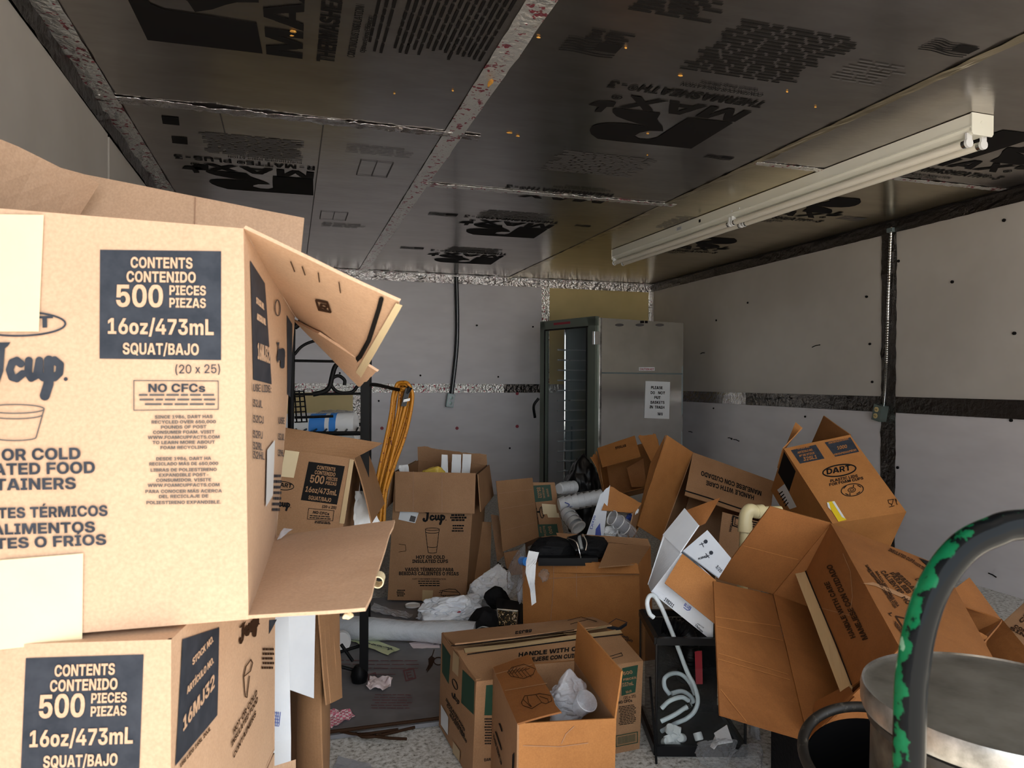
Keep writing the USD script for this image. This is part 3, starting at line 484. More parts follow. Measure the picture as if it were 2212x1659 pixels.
# torn foam spots in the ceiling facing
for i, (x, y, r) in enumerate([(1.415, 2.445, .016), (1.115, 2.3, .009), (.98, 3.25, .026), (1.03, 3.28, .015), (1.60, 3.06, .012), (2.12, 2.55, .010), (1.9, 2.45, .009), (.80, 2.32, .012), (1.75, 3.35, .008)]):
    part('torn_foam_spot', blob((x, y, H - .003), (r * .8, r * .5, .004), i, .4, 9, 2), 'foam_orange', cp['c3'])
for i, (x, y, r) in enumerate([(.005, 2.53, .018), (.0, 2.56, .012), (.40, 2.95, .008), (.62, 2.85, .008)]): part('torn_foam_spot', blob((x, y, H - .003), (r * .8, r * .7, .004), i + 20, .4, 9, 2), 'foam_orange', cp['c1'])
part('torn_foam_spot', blob((.74, 2.72, H - .008), (.016, .05, .008), 31, .5, 9, 3), 'foam_orange', ce)
# fasteners in the wall boards
def dots(key, pts, axis, m, r, nm):
    s, node = pan[key]
    for px, py in pts:
        d = FW + RT * (px - 1106) / FPX + UP * (829.5 - py) / FPX; p = CAM + d * ((Y1 / d[1]) if axis == 'y' else (X1 / d[0]))
        part(nm, cyl(p + (V(0, .004, 0) if axis == 'y' else V(.004, 0, 0)), p - (V(0, .009, 0) if axis == 'y' else V(.009, 0, 0)), r, 10), m, node)
dots('b4', [(825, 925), (987, 925), (1117, 921), (1117, 850)], 'y', 'ink_red', .018, 'red_cap')
dots('b4', [(818, 866), (1046, 985), (950, 990), (1101, 968)], 'y', 'ink_black', .010, 'screw_head'); dots('b1', [(734, 806), (1030, 703), (908, 811), (1076, 814), (1151, 706)], 'y', 'ink_black', .010, 'screw_head')
dots('r1', [(2170, 476), (2058, 609), (1942, 564), (2192, 720)], 'r', 'ink_black', .010, 'screw_head'); dots('r2', [(1873, 641), (1880, 743), (1885, 825), (1616, 654), (1548, 692)], 'r', 'ink_black', .009, 'screw_head')
dots('r3', [(1940, 1010), (2185, 908)], 'r', 'ink_black', .010, 'screw_head'); dots('r4', [(1542, 882), (1740, 900), (1581, 948)], 'r', 'ink_black', .008, 'screw_head')
for a, b in (((1514, 764), (1522, 762)), ((1755, 750), (1772, 745)), ((1488, 932), (1496, 934)), ((1573, 946), (1580, 947)), ((1585, 949), (1597, 953)), ((2136, 1238), (2153, 1247))):
    pts = []
    for px, py in (a, b):
        d = FW + RT * (px - 1106) / FPX + UP * (829.5 - py) / FPX; pts.append(CAM + d * (X1 / d[0]) + V(-.003, 0, 0))
    part('scratch', tube([pts[0], (pts[0] + pts[1]) / 2 + V(-.001, 0, .004), pts[1]], .004, 5), 'ink_black', pan['r2' if a[1] < 800 else 'r4' if a[0] < 2000 else 'r3'][1])

# ------------------------------------------------------------------ strip light on the ceiling
o = thing('strip_light', 'long white two-tube fluorescent strip light on the dark foil ceiling', 'light fixture', V(2.815, 4.12, 2.31))
fa, fb = V(2.86, 2.40, 0), V(2.77, 5.84, 0); fd = unit(fb - fa); fs = V(fd[1], -fd[0], 0)
def prism(prof, a, b):  # prof: (side, z)
    n = len(prof); v = [a + fs * s + V(0, 0, z) for s, z in prof] + [b + fs * s + V(0, 0, z) for s, z in prof]
    m = trimesh.Trimesh(v, [(i, (i + 1) % n, n + (i + 1) % n) for i in range(n)] + [(i, n + (i + 1) % n, n + i) for i in range(n)] + [(0, i + 1, i) for i in range(1, n - 1)] + [(n, n + i, n + i + 1) for i in range(1, n - 1)], process=False); return m
part('housing', prism([(-.060, H - .004), (-.060, H - .062), (-.052, H - .075), (-.034, H - .090), (.034, H - .090), (.052, H - .075), (.060, H - .062), (.060, H - .004)], fa, fb), 'lamp_white', o)
part('side_lip', prism([(-.064, H - .058), (-.064, H - .064), (-.058, H - .064), (-.058, H - .058)], fa, fb), 'lamp_white', o)
for e, sg in ((fa, -1), (fb, 1)):
    part('end_cap', prism([(-.063, H - .002), (-.063, H - .085), (-.055, H - .096), (.055, H - .096), (.063, H - .085), (.063, H - .002)], e, e + fd * sg * .006), 'lamp_white', o)
mid = (fa + fb) / 2
for sd in (-.043, .043):
    for a, b in ((fa + fd * .03, mid - fd * .02), (mid + fd * .02, fb - fd * .02)):
        A, B = a + fs * sd + V(0, 0, H - .122), b + fs * sd + V(0, 0, H - .122)
        tb = part('lamp_tube', cyl(A, B, .0185, 20), 'tube_white', o, smooth=40)
        for P_, q in ((A, 1), (B, -1)):
            part('tube_cap', cyl(P_, P_ + fd * q * .02, .0192, 16), 'chrome', tb, smooth=40)
            c = P_ - fd * q * .004
            part('lamp_socket', [obox(c + V(0, 0, .014), fs, fd, V(0, 0, 1), .030, .010, .055), cyl(c - fd * .006 + V(0, 0, 0), c + fd * .006, .021, 14)], 'white_plastic', o)
part('hole', obox(mid + fd * .35 - fs * .0605 + V(0, 0, H - .035), fs, fd, V(0, 0, 1), .002, .022, .02), 'ink_black', o)
part('rating_label', obox(mid + fd * .62 - fs * .0605 + V(0, 0, H - .035), fs, fd, V(0, 0, 1), .0015, .07, .025), 'sticker_white', o)
for i in range(4): part('rating_print', obox(mid + fd * .62 - fs * .0616 + V(0, 0, H - .027 - i * .005), fs, fd, V(0, 0, 1), .0006, .05, .0018), 'ink_grey', o)
for dd in (.12, .2): part('clip', obox(mid - fd * (dd - .1) - fs * .061 + V(0, 0, H - .05), fs, fd, V(0, 0, 1), .004, .012, .010), 'white_plastic', o)
part('knockout', cyl(fa - fd * .006 + V(0, 0, H - .045), fa - fd * .0075 + V(0, 0, H - .045), .014, 18), 'lamp_white', o)

# ------------------------------------------------------------------ wiring
o = thing('flexible_conduit', 'ribbed metal conduit running down the dark foil seam of the right wall', 'conduit', V(4.11, 4.2, 1.1))
P_ = spline([(4.118, 4.16, 2.39), (4.116, 4.175, 2.0), (4.114, 4.185, 1.6), (4.114, 4.195, 1.3), (4.116, 4.215, 1.10)], 60)
part('conduit_hose', tube(P_, .011 + .0022 * np.sin(np.arange(len(P_)) * 2.1), 10), 'chrome', o, smooth=50)
part('conduit_clamp', obox(V(4.12, 4.165, 2.37), V(1, 0, 0), V(0, 1, 0), V(0, 0, 1), .03, .05, .03), 'steel_dark', o)
o = thing('outlet_box', 'metal outlet box with two ivory sockets at the end of the conduit', 'outlet', V(4.1, 4.23, .98)); ax = unit(V(0, -1, .0)); zz = unit(V(0, -.22, 1)); ax = unit(np.cross(V(1, 0, 0), zz)) * -1
part('metal_box', obox(V(4.105, 4.235, 1.055), V(1, 0, 0), ax, zz, .07, .075, .115), 'box_steel', o)
for dz in (-.024, .024):
    c = V(4.068, 4.237, 1.057) + zz * dz; r_ = part('socket', lathe([(0, 0), (.019, 0), (.019, .004), (0, .006)], c, (-1, 0, 0), 20), 'outlet_ivory', o)
    for dy in (-.006, .006): part('slot', obox(c + ax * dy + V(-.006, 0, 0), V(1, 0, 0), ax, zz, .002, .003, .009), 'ink_black', r_)
o = thing('wall_cable', 'dark cable dropping down the back wall from the ceiling', 'cable', V(1.7, 7.76, 1.08)); cb = g('cable')
P_ = spline(cb, 14); part('cable_jacket', tube(P_, .010, 10), 'black_plastic', o, smooth=50); part('cable_core', tube(P_ + V(.014, -.012, 0), .0075, 8), 'cable_grey', o, smooth=50)
part('cable_jacket', tube(P_ + V(.028, 0, 0), .009, 8), 'black_plastic', o, smooth=50)
o = thing('junction_box', 'small grey junction box hanging at the lower end of the back wall cable', 'electrical box', V(1.69, 7.74, .98)); e = P_[-1]; zz = unit(V(.16, 0, 1)); xx = unit(V(1, 0, -.16))
part('box_body', obox(e + V(-.005, -.01, -.075), xx, V(0, 1, 0), zz, .082, .05, .145), 'box_steel', o); part('cover_plate', obox(e + V(-.003, -.038, -.075), xx, V(0, 1, 0), zz, .066, .006, .125), 'cable_grey', o)
for dz in (-.03, .03): part('socket_face', lathe([(0, 0), (.02, 0), (.02, .004), (0, .005)], e + V(-.003, -.041, -.075) + zz * dz, (0, -1, 0), 14), 'box_steel', o)

# ------------------------------------------------------------------ holding cabinet
c = g('U'); o = thing('holding_cabinet', 'tall stainless steel holding cabinet with a glass door in the back right corner', 'cabinet', V(*c[:, :2].mean(0), 0))
LFb, RFb, RBb, LBb, LFt, RFt, RBt, LBt = c
lerp = lambda a, b, t: a + (b - a) * t
us = Sheet([RFb, RBb, RBt, RFt], .02, (8, 12), .002, 1.5, 4); side = part('side_panel', us.mesh(), 'stainless', o)
part('top_panel', Sheet([LFt, RFt, RBt, LBt], .03, (3, 3), 0).mesh(), 'stainless', o); part('bottom_panel', Sheet([LBb + V(0, 0, .12), RBb + V(0, 0, .12), RFb + V(0, 0, .12), LFb + V(0, 0, .12)], .03, (3, 3), 0).mesh(), 'stainless', o)
part('back_panel', Sheet([RBb, LBb, LBt, RBt], .02, (3, 3), 0).mesh(), 'cabinet_inner', o)
a0 = lerp(LFb, LBb, .235); a1 = lerp(LFt, LBt, .235); inw = unit(RFb - LFb)
part('inner_side_panel', Sheet([LBb, a0, a1, LBt], .02, (3, 3), 0).mesh(), 'cabinet_inner', o)
part('chrome_post', tube([a0 + inw * .02, a1 + inw * .02], .012, 8), 'chrome', o)
ld = unit(LBb - LFb)
for i in range(13):
    z = 1.60 - i * .105; p = a0 * V(1, 1, 0) + V(0, 0, z) + inw * .03
    part('tray_slide', [tube([p - ld * .12 + inw * .02, p + ld * .6], .008, 6), tube([p + ld * .02, p + ld * .02 + inw * .05, p + ld * .6 + inw * .05], .007, 6)], 'slide_wire', o)
part('slide_rail', [obox(a0 * V(1, 1, 0) + ld * (.09 + .3 * k) + inw * .018 + V(0, 0, .95), ld, inw, V(0, 0, 1), .022, .012, 1.5) for k in range(2)], 'steel_dark', o)
fo = -unit(np.cross(V(0, 0, 1), inw)); fo = fo if fo @ (CAM - c.mean(0)) > 0 else -fo
W = np.linalg.norm(RFb - LFb); Hh = LFt[2]; dr = part('door_frame', [obox(LFb + inw * x + fo * .02 + V(0, 0, z), inw, fo, V(0, 0, 1), w, .05, h) for x, z, w, h in ((.04, Hh / 2 + .05, .08, Hh - .1), (W - .055, Hh / 2 + .05, .11, Hh - .1), (W / 2, Hh - .03, W, .085), (W / 2, .16, W, .12))], 'door_green', o)
part('gasket', [obox(LFb + inw * x + fo * .047 + V(0, 0, z), inw, fo, V(0, 0, 1), w, .012, h) for x, z, w, h in ((.083, Hh / 2 + .05, .008, Hh - .25), (W - .115, Hh / 2 + .05, .014, Hh - .25), (W / 2, Hh - .08, W - .2, .014))], 'gap_black', dr)
part('glass', obox(LFb + inw * W / 2 + fo * .02 + V(0, 0, Hh / 2 + .05), inw, fo, V(0, 0, 1), W - .2, .006, Hh - .25), 'pane', dr)
part('brand_plate', obox(LFb + inw * W * .42 + fo * .047 + V(0, 0, Hh - .025), inw, fo, V(0, 0, 1), .26, .003, .022), 'ink_red', dr)
hz = 1.0; part('latch_handle', tube(spline([LFb + inw * .0 + fo * .06 + V(0, 0, hz + .1), LFb - inw * .03 + fo * .10 + V(0, 0, hz + .02), LFb - inw * .05 + fo * .07 + V(0, 0, hz - .1)], 8), .014, 8), 'black_plastic', o, smooth=50)
for z in (1.68, .35): part('hinge', [obox(RFb + fo * .03 + V(0, 0, z), inw, fo, V(0, 0, 1), .03, .06, .12), cyl(RFb + fo * .065 + V(0, 0, z - .06), RFb + fo * .065 + V(0, 0, z + .06), .011, 8)], 'chrome', o)
part('seam_line', Qd(us, [(1300, 804), (1474, 806), (1474, 809), (1300, 807)], (6, 1)), 'steel_dark', side); part('edge_trim', obox(lerp(RFb, RFt, .5) + unit(RBb - RFb) * .02 - unit(LBb - LFb) * 0, unit(RBb - RFb), unit(np.cross(V(0, 0, 1), RBb - RFb)), V(0, 0, 1), .022, .012, Hh), 'steel_rim', o)
part('warning_sticker', Rc(us, 1380, 793, 1414, 801, (3, 1)), 'sticker_white', side); part('warning_print', T(us, 'CAUTION HOT', 1382, 799.5, 1412, 800, 4.5), 'ink_red', side)
for x in (1338, 1382, 1425): part('grime', Sh(us, affinity.scale(Point(x, 702).buffer(1, 8), 9, 3)), 'ink_grey', side)
part('maker_plate', [Rc(us, 1383, 693, 1391, 698, (2, 1)), Rc(us, 1393, 693, 1399, 698, (2, 1))], 'ink_black', side)
for k in range(4):
    b = (LFb, RFb, RBb, LBb)[k]; d = c[:4].mean(0) - b; d[2] = 0; b = b + unit(d) * .07; part('caster', [cyl(b + V(-.015, 0, .045), b + V(.015, 0, .045), .045, 16), tube([b + V(0, 0, .05), b + V(0, 0, .1)], .012, 8)], 'black_plastic', o)
# paper notice taped to the cabinet's side: a sheet of its own
ns = Sheet([us.lay([(1391, 903)], .004)[0], us.lay([(1445, 905)], .004)[0], us.lay([(1447, 825)], .004)[0], us.lay([(1394, 823)], .004)[0]], .0006, (6, 8), .002, 8, 7)
o = thing('paper_notice', 'white typed notice taped to the side of the steel cabinet', 'notice', ns.q.mean(0)); pp = part('sheet', ns.mesh(), 'paper_white', o)
part('printed_words', [T(ns, t, x0, y, x1, y + .6, 6.2) for t, x0, x1, y in (('PLEASE', 1406, 1431, 840), ('DO', 1405, 1414, 851), ('NOT', 1421, 1436, 851.5), ('PUT', 1413, 1426, 861.5), ('BASKETS', 1405, 1435, 872), ('IN', 1403, 1410, 882), ('TRASH', 1414, 1435, 882.5), ('THANK YOU', 1420, 1431, 897))], 'ink_black', pp)
# ------------------------------------------------------------------ the cup maker's print
def contents_label(s, node, A, ax, ay, lid=None, ink='ink_navy', words=('CONTENTS', 'CONTENIDO', '500', 'PIECES', 'PIEZAS', '16oz/473mL', 'SQUAT/BAJO'), paper='kraft_pale', chip=True):
    """Dark block with knocked-out words. A: its upper left corner in the picture, ax, ay: its edges."""
    A, ax, ay = V(*A), V(*ax), V(*ay); o = lambda u, v: tuple(A + u * ax + v * ay)
    b = part('printed_block', Qd(s, [o(0, 1), o(1, 1), o(1, 0), o(0, 0)], (10, 10)), ink, node); m = []
    for t, (cx, cy, w, h) in zip(words, ((.51, .115, .51, .10), (.507, .245, .57, .10), (.33, .42, .385, .205), (.725, .365, .30, .088), (.725, .48, .30, .088), (.505, .70, .87, .145), (.505, .905, .625, .105))):
        if t: m.append(T(s, t, *o(cx - w / 2, cy + h / 2), *o(cx + w / 2, cy + h / 2), np.hypot(*(ay * h)), up=-ay, w=2.2 * EPS))
    part('knockout_words', m, paper, node)
def jcup(s, x, y, w, h, dx=(1, 0)):
    """The script cup sign: a heavy hooked J and three rounded letters."""
    k = V(*dx); p = lambda u, v: (x + u * w * k[0], y + u * w * k[1] - v * h)
    J = Polygon([p(0, 1), p(.34, 1.02), p(.31, .95), p(.27, .9), p(.25, .45), p(.2, .22), p(.1, .12), p(0, .2), p(-.03, .38), p(.03, .5), p(.1, .42), p(.08, .33), p(.12, .30), p(.14, .45), p(.16, .86), p(.08, .92), p(.02, .94)]).buffer(.0)
    r = .075 * h
    c = LineString([p(.47, .60), p(.42, .66), p(.36, .62), p(.33, .48), p(.36, .34), p(.42, .31), p(.49, .40)]).buffer(r)
    u = LineString([p(.57, .66), p(.56, .42), p(.60, .32), p(.67, .38), p(.70, .66), p(.70, .40), p(.75, .33)]).buffer(r)
    q = LineString([p(.82, .66), p(.815, .2), p(.77, -.02)]).buffer(r * 1.3).union(LineString([p(.82, .58), p(.89, .67), p(.96, .58), p(.95, .42), p(.89, .33), p(.82, .40)]).buffer(r))
    return Sh(s, unary_union([J, c, u, q, Point(*p(1.03, .3)).buffer(r * .5)]))
def cup_drawing(cx, y0, y1, r0, r1, k=.22, lw=.8, rings=(.12,)):
    a = [(cx + r0 * math.cos(t), y0 + r0 * k * math.sin(t)) for t in np.linspace(0, 2 * math.pi, 33)]; L = [a, [(cx - r0, y0), (cx - r1, y1)], [(cx + r0, y0), (cx + r1, y1)], [(cx + r1 * math.cos(t), y1 + r1 * k * math.sin(t)) for t in np.linspace(0, math.pi, 17)]]
    for q in rings:
        r = r0 + (r1 - r0) * q; L.append([(cx + r * math.cos(t), y0 + (y1 - y0) * q + r * k * math.sin(t)) for t in np.linspace(0, math.pi, 17)])
    return lines(*L, r=lw)

# ------------------------------------------------------------------ carton A, nearest, on top of the left stack
o, S, c = carton('cardboard_box', 'big pale cup carton with open flaps on top of the near left stack', 'A', 'kraft_pale', bulge=.004)
s, f = S['F']
contents_label(s, f, (217, 540), (261, 3), (0, 235))
m = [T(s, '(20 x 25)', 380, 807, 476, 806, 19, bold=False), T(s, 'NO CFCs', 322, 847, 444, 847, 18)]
m += [T(s, 'OR COLD', 8, 994, 177, 991, 25), T(s, 'HOT', -95, 996, 0, 994, 25), T(s, 'INSULATED FOOD', -128, 1028, 208, 1021, 25), T(s, 'CONTAINERS', -92, 1060, 167, 1055, 25),
      T(s, 'RECIPIENTES T\u00c9RMICOS', -150, 1122, 235, 1113, 23), T(s, 'PARA ALIMENTOS', -125, 1157, 208, 1148, 23), T(s, 'CALIENTES O FR\u00cdOS', -150, 1190, 232, 1175, 23)]
part('lettering', m, 'ink_navy', f)
part('small_lettering', [T(s, t, 398 - w / 2, y, 398 + w / 2, y - 1, 7) for t, w, y in (('SINCE 1986, DART HAS', 124, 904), ('RECYCLED OVER 650,000', 138, 915), ('POUNDS OF POST', 98, 926), ('CONSUMER FOAM. VISIT', 132, 937), ('WWW.FOAMCUPFACTS.COM', 154, 948), ('TO LEARN MORE ABOUT', 134, 959), ('FOAM RECYCLING', 100, 970),
      ('DESDE 1986, DART HA', 118, 994), ('RECICLADO M\u00c1S DE 650,000', 148, 1005), ('LIBRAS DE POLIESTIRENO', 142, 1018), ('EXPANDIBLE POST-', 106, 1029), ('CONSUMIDOR. VISITE', 118, 1040), ('WWW.FOAMCUPFACTS.COM', 154, 1051), ('PARA CONOCER M\u00c1S ACERCA', 164, 1064), ('DEL RECICLAJE DE', 106, 1075), ('POLIESTIRENO EXPANDIBLE.', 160, 1088))], 'ink_grey', f)
part('cfc_frame', [Sh(s, Polygon([(291, 822), (472, 823), (472, 884), (291, 886)]).exterior.buffer(.9)), small(s, 300, 850, 466, 880, 3, 4, 3)], 'ink_grey', f)
part('maker_sign', [Sh(s, oval(40, 700, 104, 26, 2.)), T(s, 'DART', -40, 712, 118, 708, 25), jcup(s, -32, 852, 172, 110)], 'ink_navy', f)
part('cup_drawing', Sh(s, cup_drawing(36, 883, 944, 63, 46, .15, 1.2, (.2,))), 'ink_grey', f)
part('tape_strip', Qd(s, [(-40, 717), (88, 717), (97, 466), (-40, 464)], (8, 10), 3.4 * EPS), 'tape_beige', f); part('tape_strip', Qd(s, [(0, 1402), (179, 1382), (183, 1193), (0, 1208)], (8, 8), 3.4 * EPS), 'tape_beige', f)
s, f = S['R']
part('printed_block', Qd(s, [(543, 820), (580, 830), (570, 612), (538, 562)], (4, 8)), 'ink_navy', f); part('printed_block', Qd(s, [(618, 852), (628, 858), (630, 700), (618, 680)], (3, 8)), 'ink_navy', f)
part('knockout_words', [T(s, '16MJ32', 550, 775, 575, 785, 35, (0, -1)), T(s, 'STOCK NO.', 548, 655, 565, 670, 14, (0, -1)), T(s, 'ARTICULO NO.', 549, 690, 568, 703, 14, (0, -1))], 'kraft_pale', f)
part('lettering', [T(s, t, 541, y, 541 + w, y + 3, 16, (0, -1), False) for t, y, w in (('USE LIDS:', 845, 36), ('32JL', 878, 18), ('32CJ', 912, 20), ('32PJ', 945, 18), ('32RL', 970, 18), ('32HL', 990, 22))] + [T(s, t, 594, y, 594 + w, y + 1, 14, (0, -1), False) for t, y, w in (('USE', 915, 16), ('32JL', 950, 16), ('32HL', 985, 16))] + [jcup(s, 592, 790, 16, 50), Sh(s, oval(596, 665, 6, 17, .8))] + [small(s, 583, 1025, 606, 1110, 7, 6, 5)], 'ink_navy', f)
part('shipping_sticker', Qd(s, [(566, 1095), (582, 1070), (584, 950), (567, 972)], (3, 6), 3 * EPS), 'sticker_white', f)
q = g('A_flapR'); s, f = flap(o, [c[5], c[6], q[1], q[0]], 'kraft_pale', torn=.09, n=(40, 10), seed=8, warp=.004)
part('printed_line', Sh(s, LineString([(826, 643), (820, 665), (806, 708), (797, 735), (779, 768), (748, 799)]).buffer(5)), 'ink_black', f)
part('tape_strip', Qd(s, [(858, 651), (872, 656), (777, 822), (764, 812)], (3, 8), 3 * EPS), 'tape_beige', f)
part('printed_marks', [Sh(s, lines([(630, 562), (639, 584)], [(655, 572), (662, 591)], [(690, 585), (693, 606)], [(735, 605), (738, 630)], r=1.)), Sh(s, Polygon([(684, 647), (708, 652), (715, 673), (690, 668)]).exterior.buffer(2)), T(s, 'R', 690, 667, 708, 671, 14)], 'ink_brown', f)
flap(o, [R_(640, 690, 1.515), R_(692, 716, 1.40), R_(822, 800, 1.40), R_(784, 836, 1.515)], 'kraft_pale', 'flap_fold', seed=12, torn=.03, n=(12, 8))
b = g('A_flapB'); s, f = flap(o, [c[7], c[6], b[0], b[1]], 'kraft_pale', seed=4, warp=.004); part('crease', Sh(s, LineString([(422, 428), (420, 520)]).buffer(1.2)), 'ink_faint', f)
b = g('A_flapL'); flap(o, [c[4], c[7], b[0], b[1]], 'kraft_pale', seed=5, warp=.006, torn=.04)
b = g('A_flapBot'); s, f = flap(o, [c[1], c[2], b[1], b[0]], 'kraft_pale', 'bottom_flap', seed=6, warp=.005, torn=.02)
part('tape_curl', lathe([(.008, 0), (.0095, .0), (.0095, .028), (.008, .028)], s.at(np.array(.28), np.array(.985), .006), s.q[2] - s.q[3], 16), 'tape_beige', f)
part('tape_wad', blob(R_(751, 1330, 1.01), (.009, .007, .0055), 3, .35, 5, 3), 'tape_beige', f)
part('tape_tab', crumpled([R_(596, 1166, 1.46), R_(606, 1163, 1.47), R_(630, 1143, 1.5), R_(612, 1141, 1.48)], (6, 6), .006, 4), 'film_bag', o)

# ------------------------------------------------------------------ carton B under it, and the one under that
o, S, c = carton('cardboard_box', 'pale closed cup carton right under the topmost of the near left stack', 'B', 'kraft_pale', 'FRBLbt', bulge=.003)
s, f = S['F']; contents_label(s, f, (57, 1421), (254, -8), (-9, 246))
s, f = S['R']; part('printed_block', Qd(s, [(376, 1655), (464, 1545), (471, 1355), (392, 1381)], (6, 8)), 'ink_navy', f)
part('knockout_words', [T(s, 'STOCK NO.', 411, 1438, 456, 1386, 15, (0, -1)), T(s, 'ART\u00cdCULO NO.', 399, 1500, 456, 1432, 15, (0, -1)), T(s, '16MJ32', 391, 1580, 457, 1484, 30, (0, -1))], 'kraft_pale', f)
part('lettering', [jcup(s, 512, 1400, 42, 45, (1, -.9)), Sh(s, lines([(520, 1462), (523, 1505), (527, 1507), (533, 1460)], [(520, 1462), (525, 1440), (536, 1425), (540, 1432), (535, 1450), (520, 1462)], r=.9)),
    T(s, 'HOT OR COLD', 497, 1588, 550, 1500, 12, (0, -1)), T(s, 'INSULATED FOOD', 493, 1615, 552, 1515, 12, (0, -1)), T(s, 'CONTAINERS', 498, 1640, 548, 1545, 12, (0, -1)), T(s, 'USE LIDS 16SL 20JL', 385, 1659, 448, 1577, 9, (0, -1)), small(s, 560, 1400, 590, 1450, 5, 5, 4)], 'ink_brown', f)
part('printed_block', Qd(s, [(579, 1370), (590, 1352), (598, 1338), (580, 1340)], (2, 3)), 'ink_navy', f)
o, S, c = carton('cardboard_box', 'plain pale carton at the very bottom of the near left stack', 'Bs', 'kraft_pale', 'FRBLbt')

# ------------------------------------------------------------------ flattened and opened cartons beside the left stack
o = thing('opened_carton', 'opened white carton standing between the near left stack and the brown boards', 'cardboard box', V(-.5, 1.66, 0))
Wa, Wb = g('W_a'), g('W_b'); s, f = flap(o, [Wa[3], Wa[2], Wa[1], Wa[0]], 'board_white', 'white_flap', torn=0, seed=2); s, f = flap(o, [Wb[3], Wb[2], Wb[1], Wb[0]], 'board_white', 'white_panel', seed=3)
part('printed_grid', Sh(s, lines(*[[(591 + 4 * i, 1565 + .5 * i), (594 + 4 * i, 1536 + .5 * i)] for i in range(4)], *[[(590, 1566 - 7 * j), (603, 1568 - 7 * j)] for j in range(5)], r=.7)), 'ink_blue', f)
z = Wb[3] * V(1, 1, 0); part('lower_panel', Sheet([z, Wb[2] * V(1, 1, 0), Wb[2] - V(0, 0, .0), Wb[3]], .005).mesh(), 'board_white', o)
o = thing('opened_carton', 'tall brown opened carton standing edge-on right of the white one', 'cardboard box', V(-.46, 1.85, 0))
for nm_, k in (('front_panel', 'X_l'), ('side_panel', 'X_r'), ('inner_flap', 'X_in')):
    q = g(k); q[3][2] = q[2][2] = .0; flap(o, [q[3], q[2], q[1], q[0]], 'kraft_brown', nm_, seed=ord(k[-1]), warp=.008, bulge=.01)
q = g('Y'); o = thing('flattened_carton', 'folded brown corrugated board leaning on the tall brown carton', 'cardboard', q.mean(0) * V(1, 1, 0) + V(0, 0, q[:, 2].min()))
for i in range(5):
    d = V(.004, .010, 0) * i; w = (q[1] - q[0]) / 5; part('board_fold', Sheet([q[3] + w * i * .8, q[3] + w * (i * .8 + 1.2) + (q[2] - q[3]) * 0, q[0] + w * (i + 1.05), q[0] + w * i] if i < 4 else [lerp(q[3], q[2], .8), q[2], q[1], lerp(q[0], q[1], .8)], .004, (2, 8), .004, 6, i).mesh(), 'kraft_brown', o)
q = g('Z'); o = thing('flattened_carton', 'pale strip of board lying low beside the near left stack', 'cardboard', q.mean(0)); flap(o, [q[3], q[2], q[1], q[0]], 'kraft_pale', 'board', seed=9)

# ------------------------------------------------------------------ carton C on the rack
o, S, c = carton('cardboard_box', 'open brown cup carton with a dark contents block on the iron rack', 'C', 'kraft_brown'); s, f = S['F']
contents_label(s, f, (667, 997), (78, 10), (-17, 83), ink='ink_black', paper='kraft_brown')
part('lettering', [T(s, '(20 x 25)', 696, 1096.5, 726, 1099.5, 6, (.2, -1)), T(s, 'NO CFCs', 676, 1109, 711, 1113, 6, (.2, -1)), Sh(s, Polygon([(667, 1098), (722, 1103), (719, 1125), (664, 1121)]).exterior.buffer(.5)), small(s, 668, 1112, 718, 1121, 2, 2, 2, .07), small(s, 676, 1125, 714, 1131, 2, 2, 4, .07),
    Sh(s, oval(612, 1049, 23, 9, .8, 6)), T(s, 'DART', 596, 1050, 630, 1054, 9, (.2, -1)), jcup(s, 590, 1098, 37, 22, (1, .12))], 'ink_black', f)
part('tape_strip', Qd(s, [(606, 1029), (635, 1032), (647, 976), (616, 972)], (4, 4), 3 * EPS), 'tape_beige', f)
part('tape_strip', Qd(s, [(733, 1130), (744, 1131), (765, 993), (756, 992)], (3, 6), 3 * EPS), 'tape_tan', f)
q = g('C_flapF'); flap(o, [c[4], c[5], q[0], q[1]], 'kraft_brown', seed=3)
q = g('C_flapR'); flap(o, [c[5], c[6], q[1], q[0]], 'kraft_brown', seed=5, curl=.02)
e = c[5] + V(-.02, .1, -.2); solo('crumpled_paper', crumpled([e + V(0.03, 0, -.09), e + V(.14, .03, -.1), e + V(.10, .05, .05), e + V(.03, 0, .06)], (12, 12), .02, 5, 18), 'paper_white', 'white paper sheet tucked beside the open cup carton on the rack', 'paper')

# ------------------------------------------------------------------ iron rack
pr, pl = g('post') + V(0, 0, .017); xr = unit(V(math.cos(.12), -math.sin(.12), 0)); yr = V(-xr[1], xr[0], 0); pl = pr - xr * .66
o = thing('iron_rack', 'black wrought iron rack with scrolls behind the near left stack', 'rack', V(*(pr + xr * -.33 + yr * .3)[:2], 0))
ppx = lambda x, y, d=0.: (lambda r: CAM + r * (((pr - CAM) @ yr + d) / (r @ yr)))(FW + RT * (x - 1106) / FPX + UP * (829.5 - y) / FPX)
for b, h in ((pr, 1.40), (pl, 1.40), (pr + yr * .62, 1.4), (pl + yr * .62, 1.4)):
    p_ = part('post', obox(b + V(0, 0, .05 + h / 2 - .025), xr, yr, V(0, 0, 1), .036, .036, h - .05), 'black_iron', o)
    part('foot', lathe([(0, 0), (.03, .004), (.036, .03), (.03, .055), (.018, .07), (0, .07)], b - xr * .018, n=20), 'black_iron', o, smooth=40)
